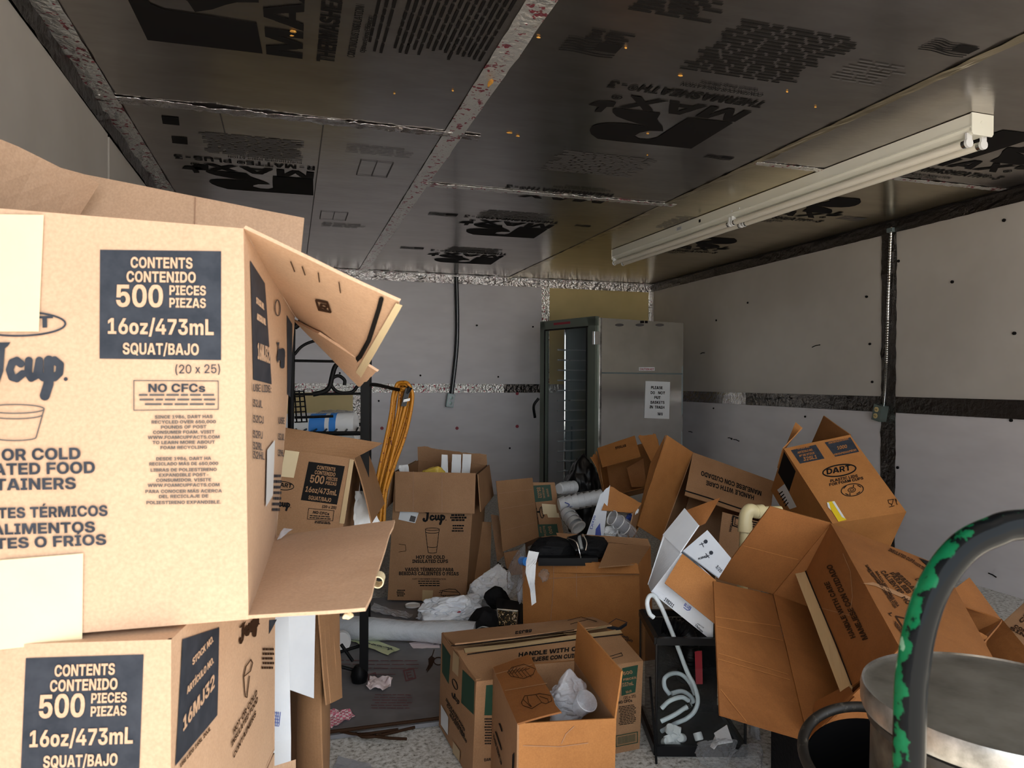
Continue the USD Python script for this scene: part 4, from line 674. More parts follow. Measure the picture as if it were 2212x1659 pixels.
for z in (.445, 1.035):
    part('shelf_frame', [tube([pl + V(0, 0, z), pr + V(0, 0, z)], .009, 8), tube([pl + yr * .62 + V(0, 0, z), pr + yr * .62 + V(0, 0, z)], .009, 8), tube([pl + V(0, 0, z), pl + yr * .62 + V(0, 0, z)], .009, 8), tube([pr + V(0, 0, z), pr + yr * .62 + V(0, 0, z)], .009, 8)], 'black_iron', o)
    part('shelf_wires', [tube([lerp(pl, pr, t) + V(0, 0, z), lerp(pl, pr, t) + yr * .62 + V(0, 0, z)], .004, 6) for t in np.linspace(.06, .94, 14)], 'black_iron', o)
for L in ([(628, 779), (738, 781)], [(628, 852), (786, 850)], [(636, 902), (720, 899)]): part('cross_bar', tube([ppx(*a) for a in L], .0055, 8), 'black_iron', o)
for L, r in (([(738, 780), (724, 792), (717, 815), (712, 835), (700, 846), (676, 852)], .010), ([(636, 766), (650, 750), (668, 740), (694, 733)], .006), ([(652, 692), (645, 700), (636, 707)], .012), ([(668, 706), (672, 722), (684, 730), (696, 726)], .009), ([(772, 834), (762, 846), (745, 849), (728, 846), (716, 832), (719, 817), (732, 812), (744, 821), (744, 832)], .007)):
    part('scroll', tube(spline([ppx(*a) for a in L], 8), r, 8), 'black_iron', o, smooth=50)
part('upright_bar', tube([ppx(632, 690), ppx(628, 930)], .012, 8), 'black_iron', o)
for L in ([(737, 1392), (762, 1428)], [(735, 1408), (782, 1394)], [(735, 1440), (782, 1452)]): part('brace', tube([ppx(*L[0], .02), ppx(*L[1], .02)], .007, 8), 'black_iron', o)
part('hook_arm', tube(spline([pr + V(0, 0, 1.235), pr + xr * .06 + V(0, .1, 1.235), R_(862, 842, 3.335), R_(874, 838, 3.335), R_(880, 830, 3.335)], 6), .008, 8), 'black_iron', o)
o2 = thing('wire_grille', 'small black wire grille hanging at the left of the iron rack', 'grille', ppx(650, 910, .05))
part('grille_wires', [tube([ppx(636 + 5 * i * 2, 843, .05), ppx(641 + 11 * i, 912, .05)], .0035, 6) for i in range(3)] + [tube([ppx(636, 846 + 11 * j, .05), ppx(657 + j * 1.3, 845 + 11 * j, .05)], .003, 6) for j in range(7)], 'black_iron', o2)
# wrapped paper rolls on the rack's upper shelf
pk = g('package'); o = thing('roll_package', 'clear wrapped package of white rolls with blue print on the iron rack', 'package', pk.mean(0) - V(0, 0, .06))
d = unit(pk[1] - pk[0]); L_ = np.linalg.norm(pk[1] - pk[0])
for i in range(2): part('roll', cyl(pk[0] - d * .1 + V(0, .14 * i, -.004), pk[1] - d * .012 + V(0, .14 * i, -.004), .066, 24), 'paper_white', o, smooth=40)
part('printed_band', [lathe([(.0665, 0), (.0675, 0), (.0675, a), (.0665, a)], pk[0] + d * b + V(0, 0, -.004), d, 24) for a, b in ((.07, .075), (.03, .165))], 'foam_blue', o, smooth=40)
part('wrapping', blob(pk.mean(0) + V(.03, .03, .035), (.13, .10, .05), 5, .35, 6, 4), 'film_clear', o, smooth=True)

# ------------------------------------------------------------------ extension cord
ct, cbm = g('cordtop'); o = thing('extension_cord', 'bundled orange and black extension cord hanging beside the iron rack', 'cord', V(*ct[:2], cbm[2]))
LV = [(1130, 798, 830), (1060, 808, 836), (1000, 822, 853), (940, 833, 873), (890, 840, 887), (855, 845, 894), (838, 852, 892)]
for i in range(5):
    L_ = []; zc = 3.34 + .012 * (i % 3); kl, kr = .05 + .105 * i, .97 - .10 * i
    for y, a, b_ in LV: L_.append(R_(a + (b_ - a) * (kl + .05 * math.sin(y * .03 + i * 2)), y + 3 * (i % 2), zc))
    L_.append(R_(870 - 9 + 3 * i, 827 + 4 * i, zc))
    L_.append(R_(870 + 9 - 3 * i, 827 + 4 * i, zc - .02))
    for y, a, b_ in LV[::-1]: L_.append(R_(a + (b_ - a) * (kr - .05 * math.sin(y * .025 + i)), y + 5, zc - .018))
    part('cord_loop', tube(spline(L_, 6), .0078, 8), 'rope_yellow', o, smooth=60)
part('cord_plug', [obox(R_(876, 858, 3.31), V(1, 0, 0), V(0, 1, 0), unit(V(.25, 0, 1)), .024, .024, .085), cyl(R_(878, 850, 3.31), R_(886, 836, 3.31), .012, 10)], 'black_plastic', o); part('cord_tag', crumpled([R_(871, 869, 3.29), R_(885, 866, 3.29), R_(886, 860, 3.29), R_(872, 863, 3.29)], (5, 4), .004, 3), 'paper_white', o)

# ------------------------------------------------------------------ carton D
o, S, c = carton('cardboard_box', 'tall brown cup carton with folded-down collar flaps standing before the back wall', 'D', 'kraft_brown', 'FRBLb'); s, f = S['F']
part('lettering', [jcup(s, 914, 1131, 48, 26), T(s, 'HOT OR COLD', 899, 1207, 961, 1207, 7.5), T(s, 'INSULATED CUPS', 891, 1216, 968, 1216, 7.5), T(s, 'VASOS T\u00c9RMICOS PARA', 875, 1233.5, 980, 1234, 7.5), T(s, 'BEBIDAS CALIENTES O FR\u00cdAS', 862, 1242, 991, 1243, 7.5), T(s, 'DART CONTAINER CORPORATION', 891, 1252, 963, 1252.5, 3.4, bold=False)]
     + [small(s, 903, 1254, 950, 1268, 3, 2, 3), small(s, 971, 1112, 1008, 1128, 3, 4, 5), small(s, 976, 1134, 1004, 1151, 3, 3, 6), small(s, 857, 1274, 875, 1290, 4, 2.2, 7)], 'ink_black', f)
part('cup_drawing', Sh(s, cup_drawing(934, 1143, 1193, 15, 9, .18, .6, (.12, .75))), 'ink_black', f)
part('car_drawing', Sh(s, lines([(953, 1283), (957, 1275), (970, 1272), (984, 1273), (993, 1281), (994, 1285), (953, 1286), (953, 1283)], [(958, 1277), (990, 1279)], [(966, 1289), (990, 1291)], [(957, 1286), (960, 1290), (963, 1286)], [(950, 1276), (958, 1275)], [(948, 1280), (955, 1279)], r=.6)), 'ink_black', f)
part('shipping_sticker', Qd(s, [(861, 1122), (897, 1130), (905, 1107), (865, 1102)], (4, 3), 3 * EPS), 'sticker_white', f); part('sticker_print', [small(s, 865, 1106, 885, 1116, 3, 1.5, 2, .1), Qd(s, [(884, 1125), (896, 1128), (899, 1116), (888, 1113)], (2, 2), 4 * EPS)], 'ink_grey', f)
part('tape_strip', Qd(s, [(912, 1299), (934, 1299), (936, 1275), (913, 1274)], (3, 3), 3 * EPS), 'tape_tan', f)
part('hand_hole', Sh(s, LineString([(862, 1175), (876, 1177), (877, 1190), (862, 1192)]).buffer(.5)), 'ink_brown', f)
n_ = unit(V(-.1, -1, 0)); U_, W_ = lambda p: p + n_ * .012, lambda p: p + n_ * .042
s1, f1 = flap(o, [U_(c[5]) + V(0, 0, .006), U_(c[4]) + V(0, 0, .006), W_(c[4]) - V(.0, 0, .215), W_(c[5]) - V(.01, 0, .215)], 'kraft_brown', seed=2, warp=.003)
part('crease', Sh(s1, lines([(893, 1018), (893, 1106)], [(955, 1020), (955, 1107)], r=.5)), 'ink_faint', f1)
n2 = unit(V(1, -.1, 0)); flap(o, [c[6] + n2 * .014, c[5] + n2 * .014 + n_ * .015, c[5] + n2 * .03 + n_ * .02 - V(.0, 0, .21), c[6] + n2 * .045 - V(0, 0, .2)], 'kraft_brown', seed=4)
flap(o, [c[4] - n2 * .014, c[7] - n2 * .014, c[7] - n2 * .06 - V(0, 0, .17), c[4] - n2 * .05 - V(0, 0, .2)], 'kraft_brown', seed=5)
flap(o, [c[7], c[6], c[6] + V(0, .02, .07), c[7] + V(0, .02, .10)], 'kraft_brown', seed=6, torn=.12, n=(20, 5))
top = (c[4] + c[5] + c[6] + c[7]) / 4
for i, (a, b_, w_) in enumerate(((-.02, .03, .05), (.045, .09, .06), (.11, .13, .05))):
    q = top + V(a, .02, -.10); solo('paper_strip', crumpled([q, q + V(w_, 0, 0), q + V(w_ + .01 * i, .03, .17), q + V(.012, .02, .175)], (5, 10), .006, i + 2, 16), 'paper_white', ('narrow white paper strip', 'middle torn white paper strip', 'jagged white paper strip at the right')[i] + ' sticking out of the tall collar carton', 'paper')
solo('food_tray', blob(top + V(-.07, -.06, -.035), (.065, .05, .05), 4, .2, 4, 3), 'yellow_food', 'yellow foam piece inside the tall collar carton', 'foam')
solo('crumpled_paper', crumpled([c[4] + V(.03, .05, -.1), c[4] + V(.10, .06, -.1), c[4] + V(.09, .1, .03), c[4] + V(.03, .07, .03)], (8, 8), .015, 8, 22), 'paper_white', 'crumpled white paper in the left corner of the tall collar carton', 'paper')

# ------------------------------------------------------------------ carton E and the boards left of it
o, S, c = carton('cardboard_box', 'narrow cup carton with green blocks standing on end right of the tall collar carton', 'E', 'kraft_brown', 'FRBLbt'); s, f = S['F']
part('printed_block', [Qd(s, [(1154, 1085), (1193, 1081), (1189, 1047), (1150, 1049)], (4, 4)), Qd(s, [(1164, 1160), (1207, 1155), (1203, 1132), (1161, 1133)], (4, 3))], 'ink_green', f)
part('knockout_words', [T(s, '8SJ32', 1159, 1053, 1162.5, 1076, 8, (1, -.1)), T(s, 'ARTICULO NO.', 1170, 1053, 1174, 1077, 4, (1, -.1)), T(s, 'STOCK NO.', 1179, 1056, 1183, 1074, 4, (1, -.1)), T(s, '500', 1183, 1137, 1187, 1153, 7, (1, -.1)), T(s, '8oz/237mL', 1172, 1136, 1176, 1160, 5, (1, -.1)), T(s, 'SQUAT', 1165, 1138, 1167, 1152, 3.5, (1, -.1))], 'kraft_brown', f)
part('maker_sign', [Sh(s, oval(1170, 1107, 4, 12, .8, -6)), T(s, 'DART', 1168, 1098, 1172, 1116, 4, (1, -.1)), T(s, 'J', 1156, 1097, 1160, 1108, 7, (1, -.1)), T(s, 'cup', 1156, 1106, 1159, 1120, 5, (1, -.1))], 'ink_black', f)
part('tape_strip', [Qd(s, [(1173, 1111), (1203, 1109), (1200, 1090), (1170, 1088)], (3, 3), 3 * EPS), Qd(s, [(1184, 1118), (1209, 1118), (1206, 1108), (1181, 1110)], (3, 3), 3 * EPS)], 'tape_beige', f)
q = g('E_flap'); s, f = flap(o, [q[1], q[3], q[2], q[0]], 'kraft_brown', seed=7, warp=.004); part('crease', Sh(s, lines([(1076, 1066), (1150, 1057)], [(1082, 1099), (1153, 1088)], [(1088, 1146), (1158, 1128)], r=.45)), 'ink_faint', f)
q = g('E_low'); flap(o, [q[3], q[2], q[1], q[0]], 'kraft_brown', seed=8)
q = g('E_side'); flap(o, [q[3], q[2], q[1], q[0]], 'kraft_brown', seed=9)
q = g('E_tall'); oo = thing('flattened_carton', 'dark brown board leaning upright between the tall collar carton and the green-block carton', 'cardboard', q[3]); s, f = flap(oo, [q[3], q[2], q[1], q[0]], 'kraft_brown', 'board', seed=10)
q = g('patt'); s = Sheet([q[5], q[4], q[2], q[1]], .02, (4, 6), 0); o = thing('patterned_box', 'flat black box with silver ring pattern leaning on the brown boards', 'box', q.mean(0)); part('patterned_face', s.mesh(), 'pattern_rings', o); part('white_edge', tube([q[5], q[0]], .006, 6), 'paper_white', o)
# foam cup sleeves
q = g('cups'); cups = [(q[0], q[1], .043, 'short sleeve of white foam cups nearest the cabinet door'), (q[2], q[3], .050, 'long sleeve of white foam cups with blue writing'), (q[4], q[5], .048, 'sleeve of white foam cups pointing down behind the strap bag')]
for i, (a, b, r, lb) in enumerate(cups):
    o = thing('cup_sleeve', lb, 'foam cups', (a + b) / 2 - V(0, 0, r)); d = unit(b - a); L_ = np.linalg.norm(b - a); n = 7 if i == 1 else 4
    for k in range(n): part('foam_cup', lathe([(r * .78, 0), (r, L_ / n * .9), (r * 1.03, L_ / n * .92), (r * 1.03, L_ / n * .99), (r * .9, L_ / n)] if k < n - 1 or i != 2 else [(0, 0), (r, L_ / n * .8), (r * 1.1, L_ / n * .85), (r * 1.1, L_ / n), (r * .9, L_ / n), (r * .8, L_ / n * .4), (0, L_ / n * .4)], a + d * L_ * k / n, d, 22), 'foam_white', o, smooth=35)
    part('sleeve_film', lathe([(r * 1.07, 0), (r * 1.09, L_ * .5), (r * 1.06, L_)], a, d, 20), 'film_clear', o, smooth=True)
    part('end_disc', lathe([(0, 0), (r * .8, 0)], a, d, 20), 'foam_white', o)
    if i == 1: part('written_marks', [tube(spline([a + d * .02 + V(0, -r * 1.12, .02), a + d * .05 + V(0, -r * 1.12, .0), a + d * .03 + V(0, -r * 1.1, -.02), a + d * .07 + V(0, -r * 1.1, -.015)], 5), .003, 5)], 'ink_blue', o)
# ------------------------------------------------------------------ carton S, black sack, carton F
o, S, c = carton('cardboard_box', 'small open carton with a hanging flap against the steel cabinet', 'S', 'kraft_orange', 'RBLb'); q = g('S_flapT'); h = g('S_hinge')
s, f = flap(o, [h[1], h[0], q[0], q[1]], 'kraft_orange', seed=4); part('lettering', T(s, '8975068', 1352, 960, 1329, 966, 5.5, (.2, 1)), 'ink_black', f)
q = g('S_flapR'); flap(o, [q[3], q[2], q[1], q[0]], 'kraft_orange', seed=6, torn=.06); q = g('S_flapL'); flap(o, [q[3], q[2], q[1], q[0]], 'kraft_orange', seed=7, torn=.15); q = g('S_in'); flap(o, [q[3], q[2], q[1], q[0]], 'kraft_orange', 'inner_flap', seed=8)
solo('rubbish_sack', blob(g('sack')[0] * V(1, 1, 0) + V(0, 0, .33), (.17, .17, .36), 11, .25, 5, 4), 'black_plastic', 'black plastic sack slumped at the foot of the cabinet door', 'bag', smooth=True)
o, S, c = carton('cardboard_box', 'open carton lying on its side below the outlet-side wall with a handle-with-care flap hanging down', 'F', 'kraft_brown', 'RBLbt')
q = g('F_flapT'); s, f = flap(o, [c[5], c[4], q[0], q[1]], 'kraft_brown', seed=3)
part('lettering', [T(s, 'HANDLE WITH CARE', 1629, 1071, 1526, 1038, 10, (-.1, 1)), T(s, 'MANEJESE CON CUIDADO', 1645, 1062, 1515, 1017, 10, (-.1, 1))], 'ink_black', f); part('printed_line', Sh(s, LineString([(1479, 1060), (1530, 1076), (1600, 1100), (1660, 1120)]).buffer(1.3)), 'ink_black', f)
q = g('F_flapL'); flap(o, [c[0], c[4], q[0], q[1]], 'kraft_orange', seed=5)
q = g('F_in'); flap(o, [q[3], q[2], q[1], q[0]], 'kraft_orange', 'inner_flap', seed=6)
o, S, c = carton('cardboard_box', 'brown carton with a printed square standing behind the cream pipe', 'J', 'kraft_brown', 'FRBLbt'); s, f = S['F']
part('lettering', [T(s, 'HANDY PACK', 1575, 1148, 1582, 1112, 5, (1, .2)), Sh(s, Polygon([(1584, 1115), (1606, 1122), (1602, 1142), (1582, 1135)]).exterior.buffer(1.2)), Sh(s, Polygon([(1589, 1119), (1604, 1124), (1600, 1138), (1587, 1133)]).exterior.buffer(.7)), small(s, 1618, 1125, 1640, 1140, 3, 3, 2, .2)], 'ink_black', f)
# ------------------------------------------------------------------ white carton with cups
o = thing('cardboard_box', 'white-sided carton holding clear plastic cups beside the big flap', 'cardboard box', V(*g('Q')[:, :2].mean(0), g('Q')[:, 2].min())); c = g('Q')
part('bottom_panel', Sheet(c[[3, 2, 1, 0]], .005).mesh(), 'kraft_brown', o); part('side_panel', Sheet(c[[1, 2, 6, 5]], .005).mesh(), 'kraft_brown', o); part('front_panel', Sheet([c[0], c[1], lerp(c[1], c[5], .4), lerp(c[0], c[4], .5)], .005).mesh(), 'kraft_brown', o)
q = g('Q_left'); s, f = flap(o, [q[1], q[2], q[5], q[0]], 'board_white', 'side_panel', seed=3, torn=.03, warp=.006)
part('printed_block', Qd(s, [(1285, 1164), (1299, 1160), (1296, 1130), (1287, 1143)], (3, 3)), 'ink_blue', f); part('lettering', T(s, 'Dixie', 1274, 1142, 1283, 1113, 6, (1, .2), False), 'ink_blue', f)
q = g('Q_back'); flap(o, [q[3], q[2], q[1], q[0]], 'kraft_orange', 'back_panel', seed=4, torn=.06)
ctr = CAM + (FW + RT * (1332 - 1106) / FPX + UP * (829.5 - 1135) / FPX) * 3.9
for i, (px, py, an, lb) in enumerate(((1322, 1118, .5, 'upper left'), (1336, 1128, .65, 'middle'), (1347, 1142, .8, 'lowest'))):
    p = CAM + (FW + RT * (px - 1106) / FPX + UP * (829.5 - py) / FPX) * (3.88 - .02 * i); d = unit(RT * math.cos(an) - UP * math.sin(an) + FW * .35)
    o2 = thing('plastic_cup', lb + ' clear plastic cup lying in the white-sided carton', 'cup', p - V(0, 0, .05))
    part('cup_wall', lathe([(0, .11), (.028, .11), (.029, .105), (.040, .0)], p, d, 24), 'film_bag' if i < 2 else 'film_clear', o2, smooth=40); part('cup_rim', lathe([(.0385, 0), (.042, -.002), (.042, .003), (.0385, .004)], p, d, 24), 'white_plastic', o2, smooth=40)
for i, (px, py, r, mt_, lb) in enumerate(((1318, 1148, .06, 'paper_white', 'crumpled white paper under the clear cups'), (1350, 1160, .05, 'paper_white', 'white napkin at the front of the white-sided carton'), (1360, 1118, .035, 'ink_blue', 'blue wrapper behind the clear cups'), (1372, 1105, .03, 'paper_white', 'white scrap behind the clear cups'))):
    p = CAM + (FW + RT * (px - 1106) / FPX + UP * (829.5 - py) / FPX) * (3.92 + .03 * (i > 1)); solo('crumpled_paper', blob(p, (r, r * .6, r * .8), 40 + i, .45, 7, 3), mt_, lb, 'paper', smooth=False)

# ------------------------------------------------------------------ carton G with bags
o, S, c = carton('cardboard_box', 'large plain brown carton with a torn white strip over its front', 'G', 'kraft_orange', 'FRBLb'); s, f = S['F']
part('crease', Sh(s, lines([(1171, 1250), (1380, 1240)], [(1196, 1217), (1196, 1260), (1190, 1340)], [(1245, 1218), (1246, 1290)], r=.5)), 'ink_faint', f)
part('carton_drawing', [Sh(s, Polygon([(1310, 1350), (1331, 1336), (1355, 1344), (1337, 1355)]).exterior.buffer(.6)), Sh(s, Polygon([(1310, 1351), (1337, 1356), (1337, 1363), (1310, 1357)])), Sh(s, Polygon([(1337, 1356), (1355, 1345), (1354, 1351), (1337, 1363)])), T(s, 'easily', 1344, 1375, 1358, 1380, 5), T(s, 'rightly', 1350, 1383, 1367, 1386, 5)], 'ink_navy', f)
flap(o, [c[5] + V(-.19, 0, -.0), c[5], c[6], c[6] + V(-.22, -.0, .03)], 'kraft_brown', seed=4); flap(o, [c[7] + V(.10, .0, 0), c[6], c[6] + V(0, .03, .03), c[7] + V(.10, .03, .02)], 'kraft_brown', seed=5)
a = c[4] + V(.06, 0, .002); flap(o, [a, c[5] + V(-.005, 0, .002), c[5] + V(-.01, -.035, -.035), a + V(0, -.03, -.05)], 'kraft_orange', 'folded_lip', seed=6, t=.004)
q = g('tongue'); m = trimesh.creation.extrude_polygon(Polygon([(i, 0) for i in range(2)] + [(1, 1)]), .001, engine='earcut')
xy = np.array([[(p - CAM) @ RT, (p - CAM) @ UP] for p in q]); m = trimesh.creation.extrude_polygon(Polygon(xy).buffer(0), .0015, engine='earcut'); m = m.subdivide().subdivide(); v = np.array(m.vertices)
dep = np.array([(p - CAM) @ FW for p in q]); y_ = v[:, 1]; zz_ = np.interp(y_, np.sort(xy[:, 1]), dep[np.argsort(xy[:, 1])]) - .03; m.vertices = CAM + RT * v[:, :1] + UP * v[:, 1:2] + FW * (zz_ + v[:, 2] + .008 * np.sin(y_ * 40))[:, None]
solo('paper_strip', m, 'paper_white', 'long torn white strip hanging over the front of the large plain carton', 'paper', smooth=False)
q = g('gblack'); o = thing('strap_bag', 'black bag with a silver-edged strap lying in the large plain carton', 'bag', q.mean(0) - V(0, 0, .1))
part('bag_body', blob(q[0], (.12, .08, .055), 3, .15, 4, 4), 'black_soft', o, smooth=True); part('bag_body', blob(q[2], (.09, .07, .05), 5, .15, 4, 4), 'black_soft', o, smooth=True); part('bag_base', obox(q[1] + V(0, -.01, -.01), RT, FW, UP, .27, .05, .035), 'black_plastic', o)
e = g('ext'); part('strap', Sheet([e[3], e[2], e[1], e[0]], .008, (6, 8), .002, bulge=.02).mesh(), 'black_plastic', o); s = Sheet([lerp(e[3], e[2], .45) + V(0, -.012, .01), e[2] + V(-.01, -.012, .01), e[1] + V(-.01, -.012, -.005), lerp(e[0], e[1], .5) + V(0, -.012, -.005)], .002, (3, 6), .0, bulge=.012); part('strap_label', s.mesh(), 'cable_grey', o)
part('silver_piping', tube(spline(g('strap') + V(0, -.02, 0), 8), .0035, 6), 'chrome', o, smooth=60); part('silver_piping', tube(spline([e[1] + V(0, -.015, 0), lerp(e[1], e[2], .5) + V(.01, -.02, 0), e[2] + V(0, -.015, 0)], 8), .0035, 6), 'chrome', o, smooth=60)
q = g('bagclear'); solo('plastic_bag', blob(q[0], (.055, .05, .13), 21, .35, 7, 4, axes=[[1, 0, 0], [0, 1, 0], [.25, 0, 1]]), 'film_clear', 'clear plastic bag squeezed between the green-block carton and the large plain carton', 'bag', smooth=True)
solo('plastic_bag', blob(q[1] + V(0, 0, -.02), (.12, .07, .055), 22, .35, 7, 4), 'film_clear', 'clear plastic film bulging from the back corner of the large plain carton', 'bag', smooth=True)
solo('plastic_wrapper', blob(g('tongue')[3] + V(.04, -.02, .03), (.03, .02, .045), 23, .5, 8, 3), 'film_clear', 'shiny clear wrapper caught beside the torn white strip', 'wrapper', smooth=True)
solo('plastic_wrapper', blob(q[2] + V(.01, 0, -.13), (.03, .03, .10), 24, .5, 8, 3), 'film_bag', 'pinkish crumpled wrapper left of the large plain carton front', 'wrapper', smooth=True)
solo('bottle_cap', cyl(q[2] + V(0, -.05, .02), q[2] + V(.01, -.09, .025), .02, 14), 'foam_blue', 'small blue cap beside the torn white strip', 'cap')
# black things left of it
q = g('blkbox'); s = Sheet([q[3], q[2], q[1], q[0]], .12, (4, 4), 0); o = thing('gift_box', 'black box with a silver-framed gold window on the rubbish pile', 'box', V(*q.mean(0)[:2], q[:, 2].min())); part('box_body', s.mesh(), 'black_plastic', o)
e = g('gold'); w = Sheet([e[3], e[2], e[1], e[0]], .004, (3, 3), 0); part('window_picture', w.mesh(), 'foil_gold', o); part('window_frame', [tube([a_, b_], .0045, 6) for a_, b_ in ((e[0], e[1]), (e[1], e[2]), (e[3], e[0]))], 'chrome', o)
q = g('blk'); solo('black_pouch', blob(q[1] + V(-.03, .12, .07), (.06, .05, .055), 31, .12, 4, 3), 'black_soft', 'round black pouch behind the gold window box', 'bag', smooth=True)
o = thing('black_hat', 'black cap with pale piping lying left of the gold window box', 'cap', q[0] - V(0, 0, .08)); part('crown', blob(q[0], (.075, .07, .07), 33, .08, 4, 4), 'black_soft', o, smooth=True); part('piping', tube(spline([q[0] + V(-.07, -.06, -.02), q[0] + V(-.03, -.085, .01), q[0] + V(.02, -.085, -.01), q[0] + V(.05, -.07, -.06)], 8), .003, 6), 'cable_grey', o)
q = g('bagw'); o = solo('plastic_bag', blob(q[0] + V(-.02, 0, .0), (.19, .15, .085), 41, .34, 5, 5), 'bag_white', 'white plastic carrier bag slumped before the tall collar carton', 'bag', smooth=True)
solo('plastic_bag', blob(q[1] + V(.02, .05, .02), (.15, .12, .12), 42, .34, 5, 5), 'bag_white', 'white plastic carrier bag heaped under the ring-pattern box', 'bag', smooth=True)
part('red_print', blob(q[0] + V(-.005, -.10, .02), (.012, .004, .008), 4, .3, 5, 2), 'ink_red', o)

# ------------------------------------------------------------------ carton H (lids) on top of the right pile
o, S, c = carton('cardboard_box', 'orange-brown carton for plastic cup lids tilted on top of the right pile', 'H', 'kraft_orange', 'FRBLb'); s, f = S['F']
part('printed_block', [Qd(s, [(1728, 1002), (1781, 991), (1762, 961), (1708, 973)], (4, 4)), Qd(s, [(1804, 987), (1856, 976), (1837, 945), (1781, 956)], (4, 4))], 'ink_navy', f)
part('knockout_words', [T(s, '32SL1', 1736, 997, 1765, 991, 8), T(s, 'STOCK NO.', 1723, 972, 1749, 967, 4.5), T(s, 'ARTICULO NO.', 1723, 981, 1756, 974, 4.5), T(s, 'N\u00ba DE STOCK', 1727, 988, 1760, 981, 4.5), T(s, '1000', 1809, 972, 1830, 968, 7.5), T(s, 'CONTENTS/CONTENIDO', 1790, 960, 1833, 950, 4), T(s, 'PIECES/PIEZAS/PI\u00c8CES', 1802, 985, 1850, 974, 4)], 'kraft_orange', f)
part('maker_sign', [Sh(s, oval(1813, 1017, 36, 12, 1.3, -9)), T(s, 'DART', 1786, 1026, 1838, 1016, 12, (-.1, -1)), T(s, 'PLASTIC LIDS', 1794, 1043, 1853, 1031, 6), T(s, 'FOR FOAM CUPS', 1792, 1051, 1865, 1036, 6)], 'ink_black', f)
part('lid_drawing', [Sh(s, oval(1841, 1059, 24, 13, .8, -8)), Sh(s, oval(1840, 1059, 8, 5, .6, -8)), Sh(s, oval(1840, 1059, 4, 2.4, .6, -8)), Sh(s, lines([(1822, 1056), (1828, 1050)], [(1852, 1049), (1860, 1053)], [(1826, 1067), (1833, 1070)], [(1850, 1068), (1858, 1063)], [(1836, 1066), (1836, 1071)], [(1844, 1048), (1843, 1053)], r=.9))], 'ink_black', f)
part('food_safe_mark', Sh(s, lines([(1918, 1081), (1920, 1088), (1927, 1090), (1930, 1079), (1918, 1081)], [(1925, 1090), (1927, 1094)], [(1921, 1096), (1932, 1093)], [(1933, 1078), (1938, 1091)], [(1935, 1078), (1937, 1084)], r=.7)), 'ink_brown', f)
part('printed_label', Qd(s, [(1811, 1128), (1828, 1124), (1802, 1083), (1785, 1086)], (3, 4), 3 * EPS), 'sticker_yellow', f); part('label_patch', Qd(s, [(1818, 1118), (1826, 1122), (1802, 1084), (1797, 1085)], (2, 3), 4 * EPS), 'sticker_white', f); part('label_patch', Qd(s, [(1788, 1097), (1795, 1104), (1790, 1087), (1786, 1087)], (2, 2), 4 * EPS), 'sticker_white', f)
s, f = S['L']; part('printed_block', Qd(s, [(1681, 1021), (1705, 1062), (1719, 1018), (1694, 975)], (3, 4)), 'ink_black', f)
part('shipping_sticker', Qd(s, [(1707, 1100), (1722, 1095), (1696, 1045), (1680, 1058)], (3, 4), 3 * EPS), 'sticker_white', f); part('sticker_bars', [Qd(s, [(1684 + 3.2 * i, 1066 + 6.4 * i), (1692 + 3 * i, 1060 + 6 * i), (1693 + 3 * i, 1062 + 6 * i), (1685 + 3.2 * i, 1069 + 6.4 * i)], (1, 1), 4 * EPS) for i in range(5)], 'ink_black', f)
q = g('H_flapB'); flap(o, [c[6], c[5], q[1], q[0]], 'kraft_orange', seed=4)
b = c[7] + V(.0, .06, .10); flap(o, [c[4], c[4] * .55 + c[7] * .45, lerp(c[4], c[5], .30) + V(.0, .06, .11), lerp(c[4], c[5], .34) + V(0, .03, .08)], 'kraft_orange', seed=5)
# pile under it, out of sight: one plain carton carries the lids carton
PL = np.array([(2.50, 2.75, .003), (3.0, 2.75, .003), (3.0, 3.35, .003), (2.50, 3.35, .003), (2.50, 2.75, .34), (3.0, 2.75, .34), (3.0, 3.35, .34), (2.50, 3.35, .34)]); G['pile'] = PL
carton('cardboard_box', 'plain brown carton buried under the tilted lids carton', 'pile', 'kraft_brown', 'FRBLbt')
# ------------------------------------------------------------------ carton K, big crushed carton at the right
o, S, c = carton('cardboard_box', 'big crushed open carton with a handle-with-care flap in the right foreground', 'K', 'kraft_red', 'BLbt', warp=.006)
Sx, Kq = {}, c
s = Sheet([c[1], lerp(c[1], c[2], .55), R_(2038, 1223, 2.60), c[5]], .005, (10, 10), .003, 4, 3); f = part('side_panel', s.mesh(), 'kraft_red', o)
part('lettering', [T(s, 'INSULATED CUPS', 1918, 1190, 1972, 1217, 7, (.6, -.7)), T(s, 'VASOS TERMICOS', 1972, 1218, 2008, 1240, 6, (.6, -.7)), small(s, 1872, 1222, 1932, 1235, 2, 3, 2, 1.2), T(s, 'DART CONTAINER CORPORATION', 1869, 1222, 1932, 1315, 5, (1, -.4)), T(s, 'MASON MICHIGAN USA', 1890, 1236, 1938, 1312, 5, (1, -.4)),
    T(s, 'CALIENTES', 1901, 1236, 1944, 1286, 10, (1, -.4)), T(s, 'PARA BEB', 1920, 1240, 1960, 1284, 10, (1, -.4)), T(s, 'BEBIDAS', 1932, 1240, 1975, 1280, 9, (1, -.4)), T(s, 'C CUPS', 1975, 1252, 1998, 1272, 9, (1, -.4)), T(s, 'HOT', 1946, 1292, 1966, 1315, 11, (1, -.4)), Sh(s, lines([(1934, 1332), (1955, 1366), (1975, 1380)], [(1934, 1332), (1958, 1338)], r=1.4)), T(s, 'L', 1918, 1326, 1924, 1333, 7, (1, -.4)), small(s, 1930, 1340, 1952, 1352, 4, 2.5, 4, 1.2)], 'ink_brown', f)
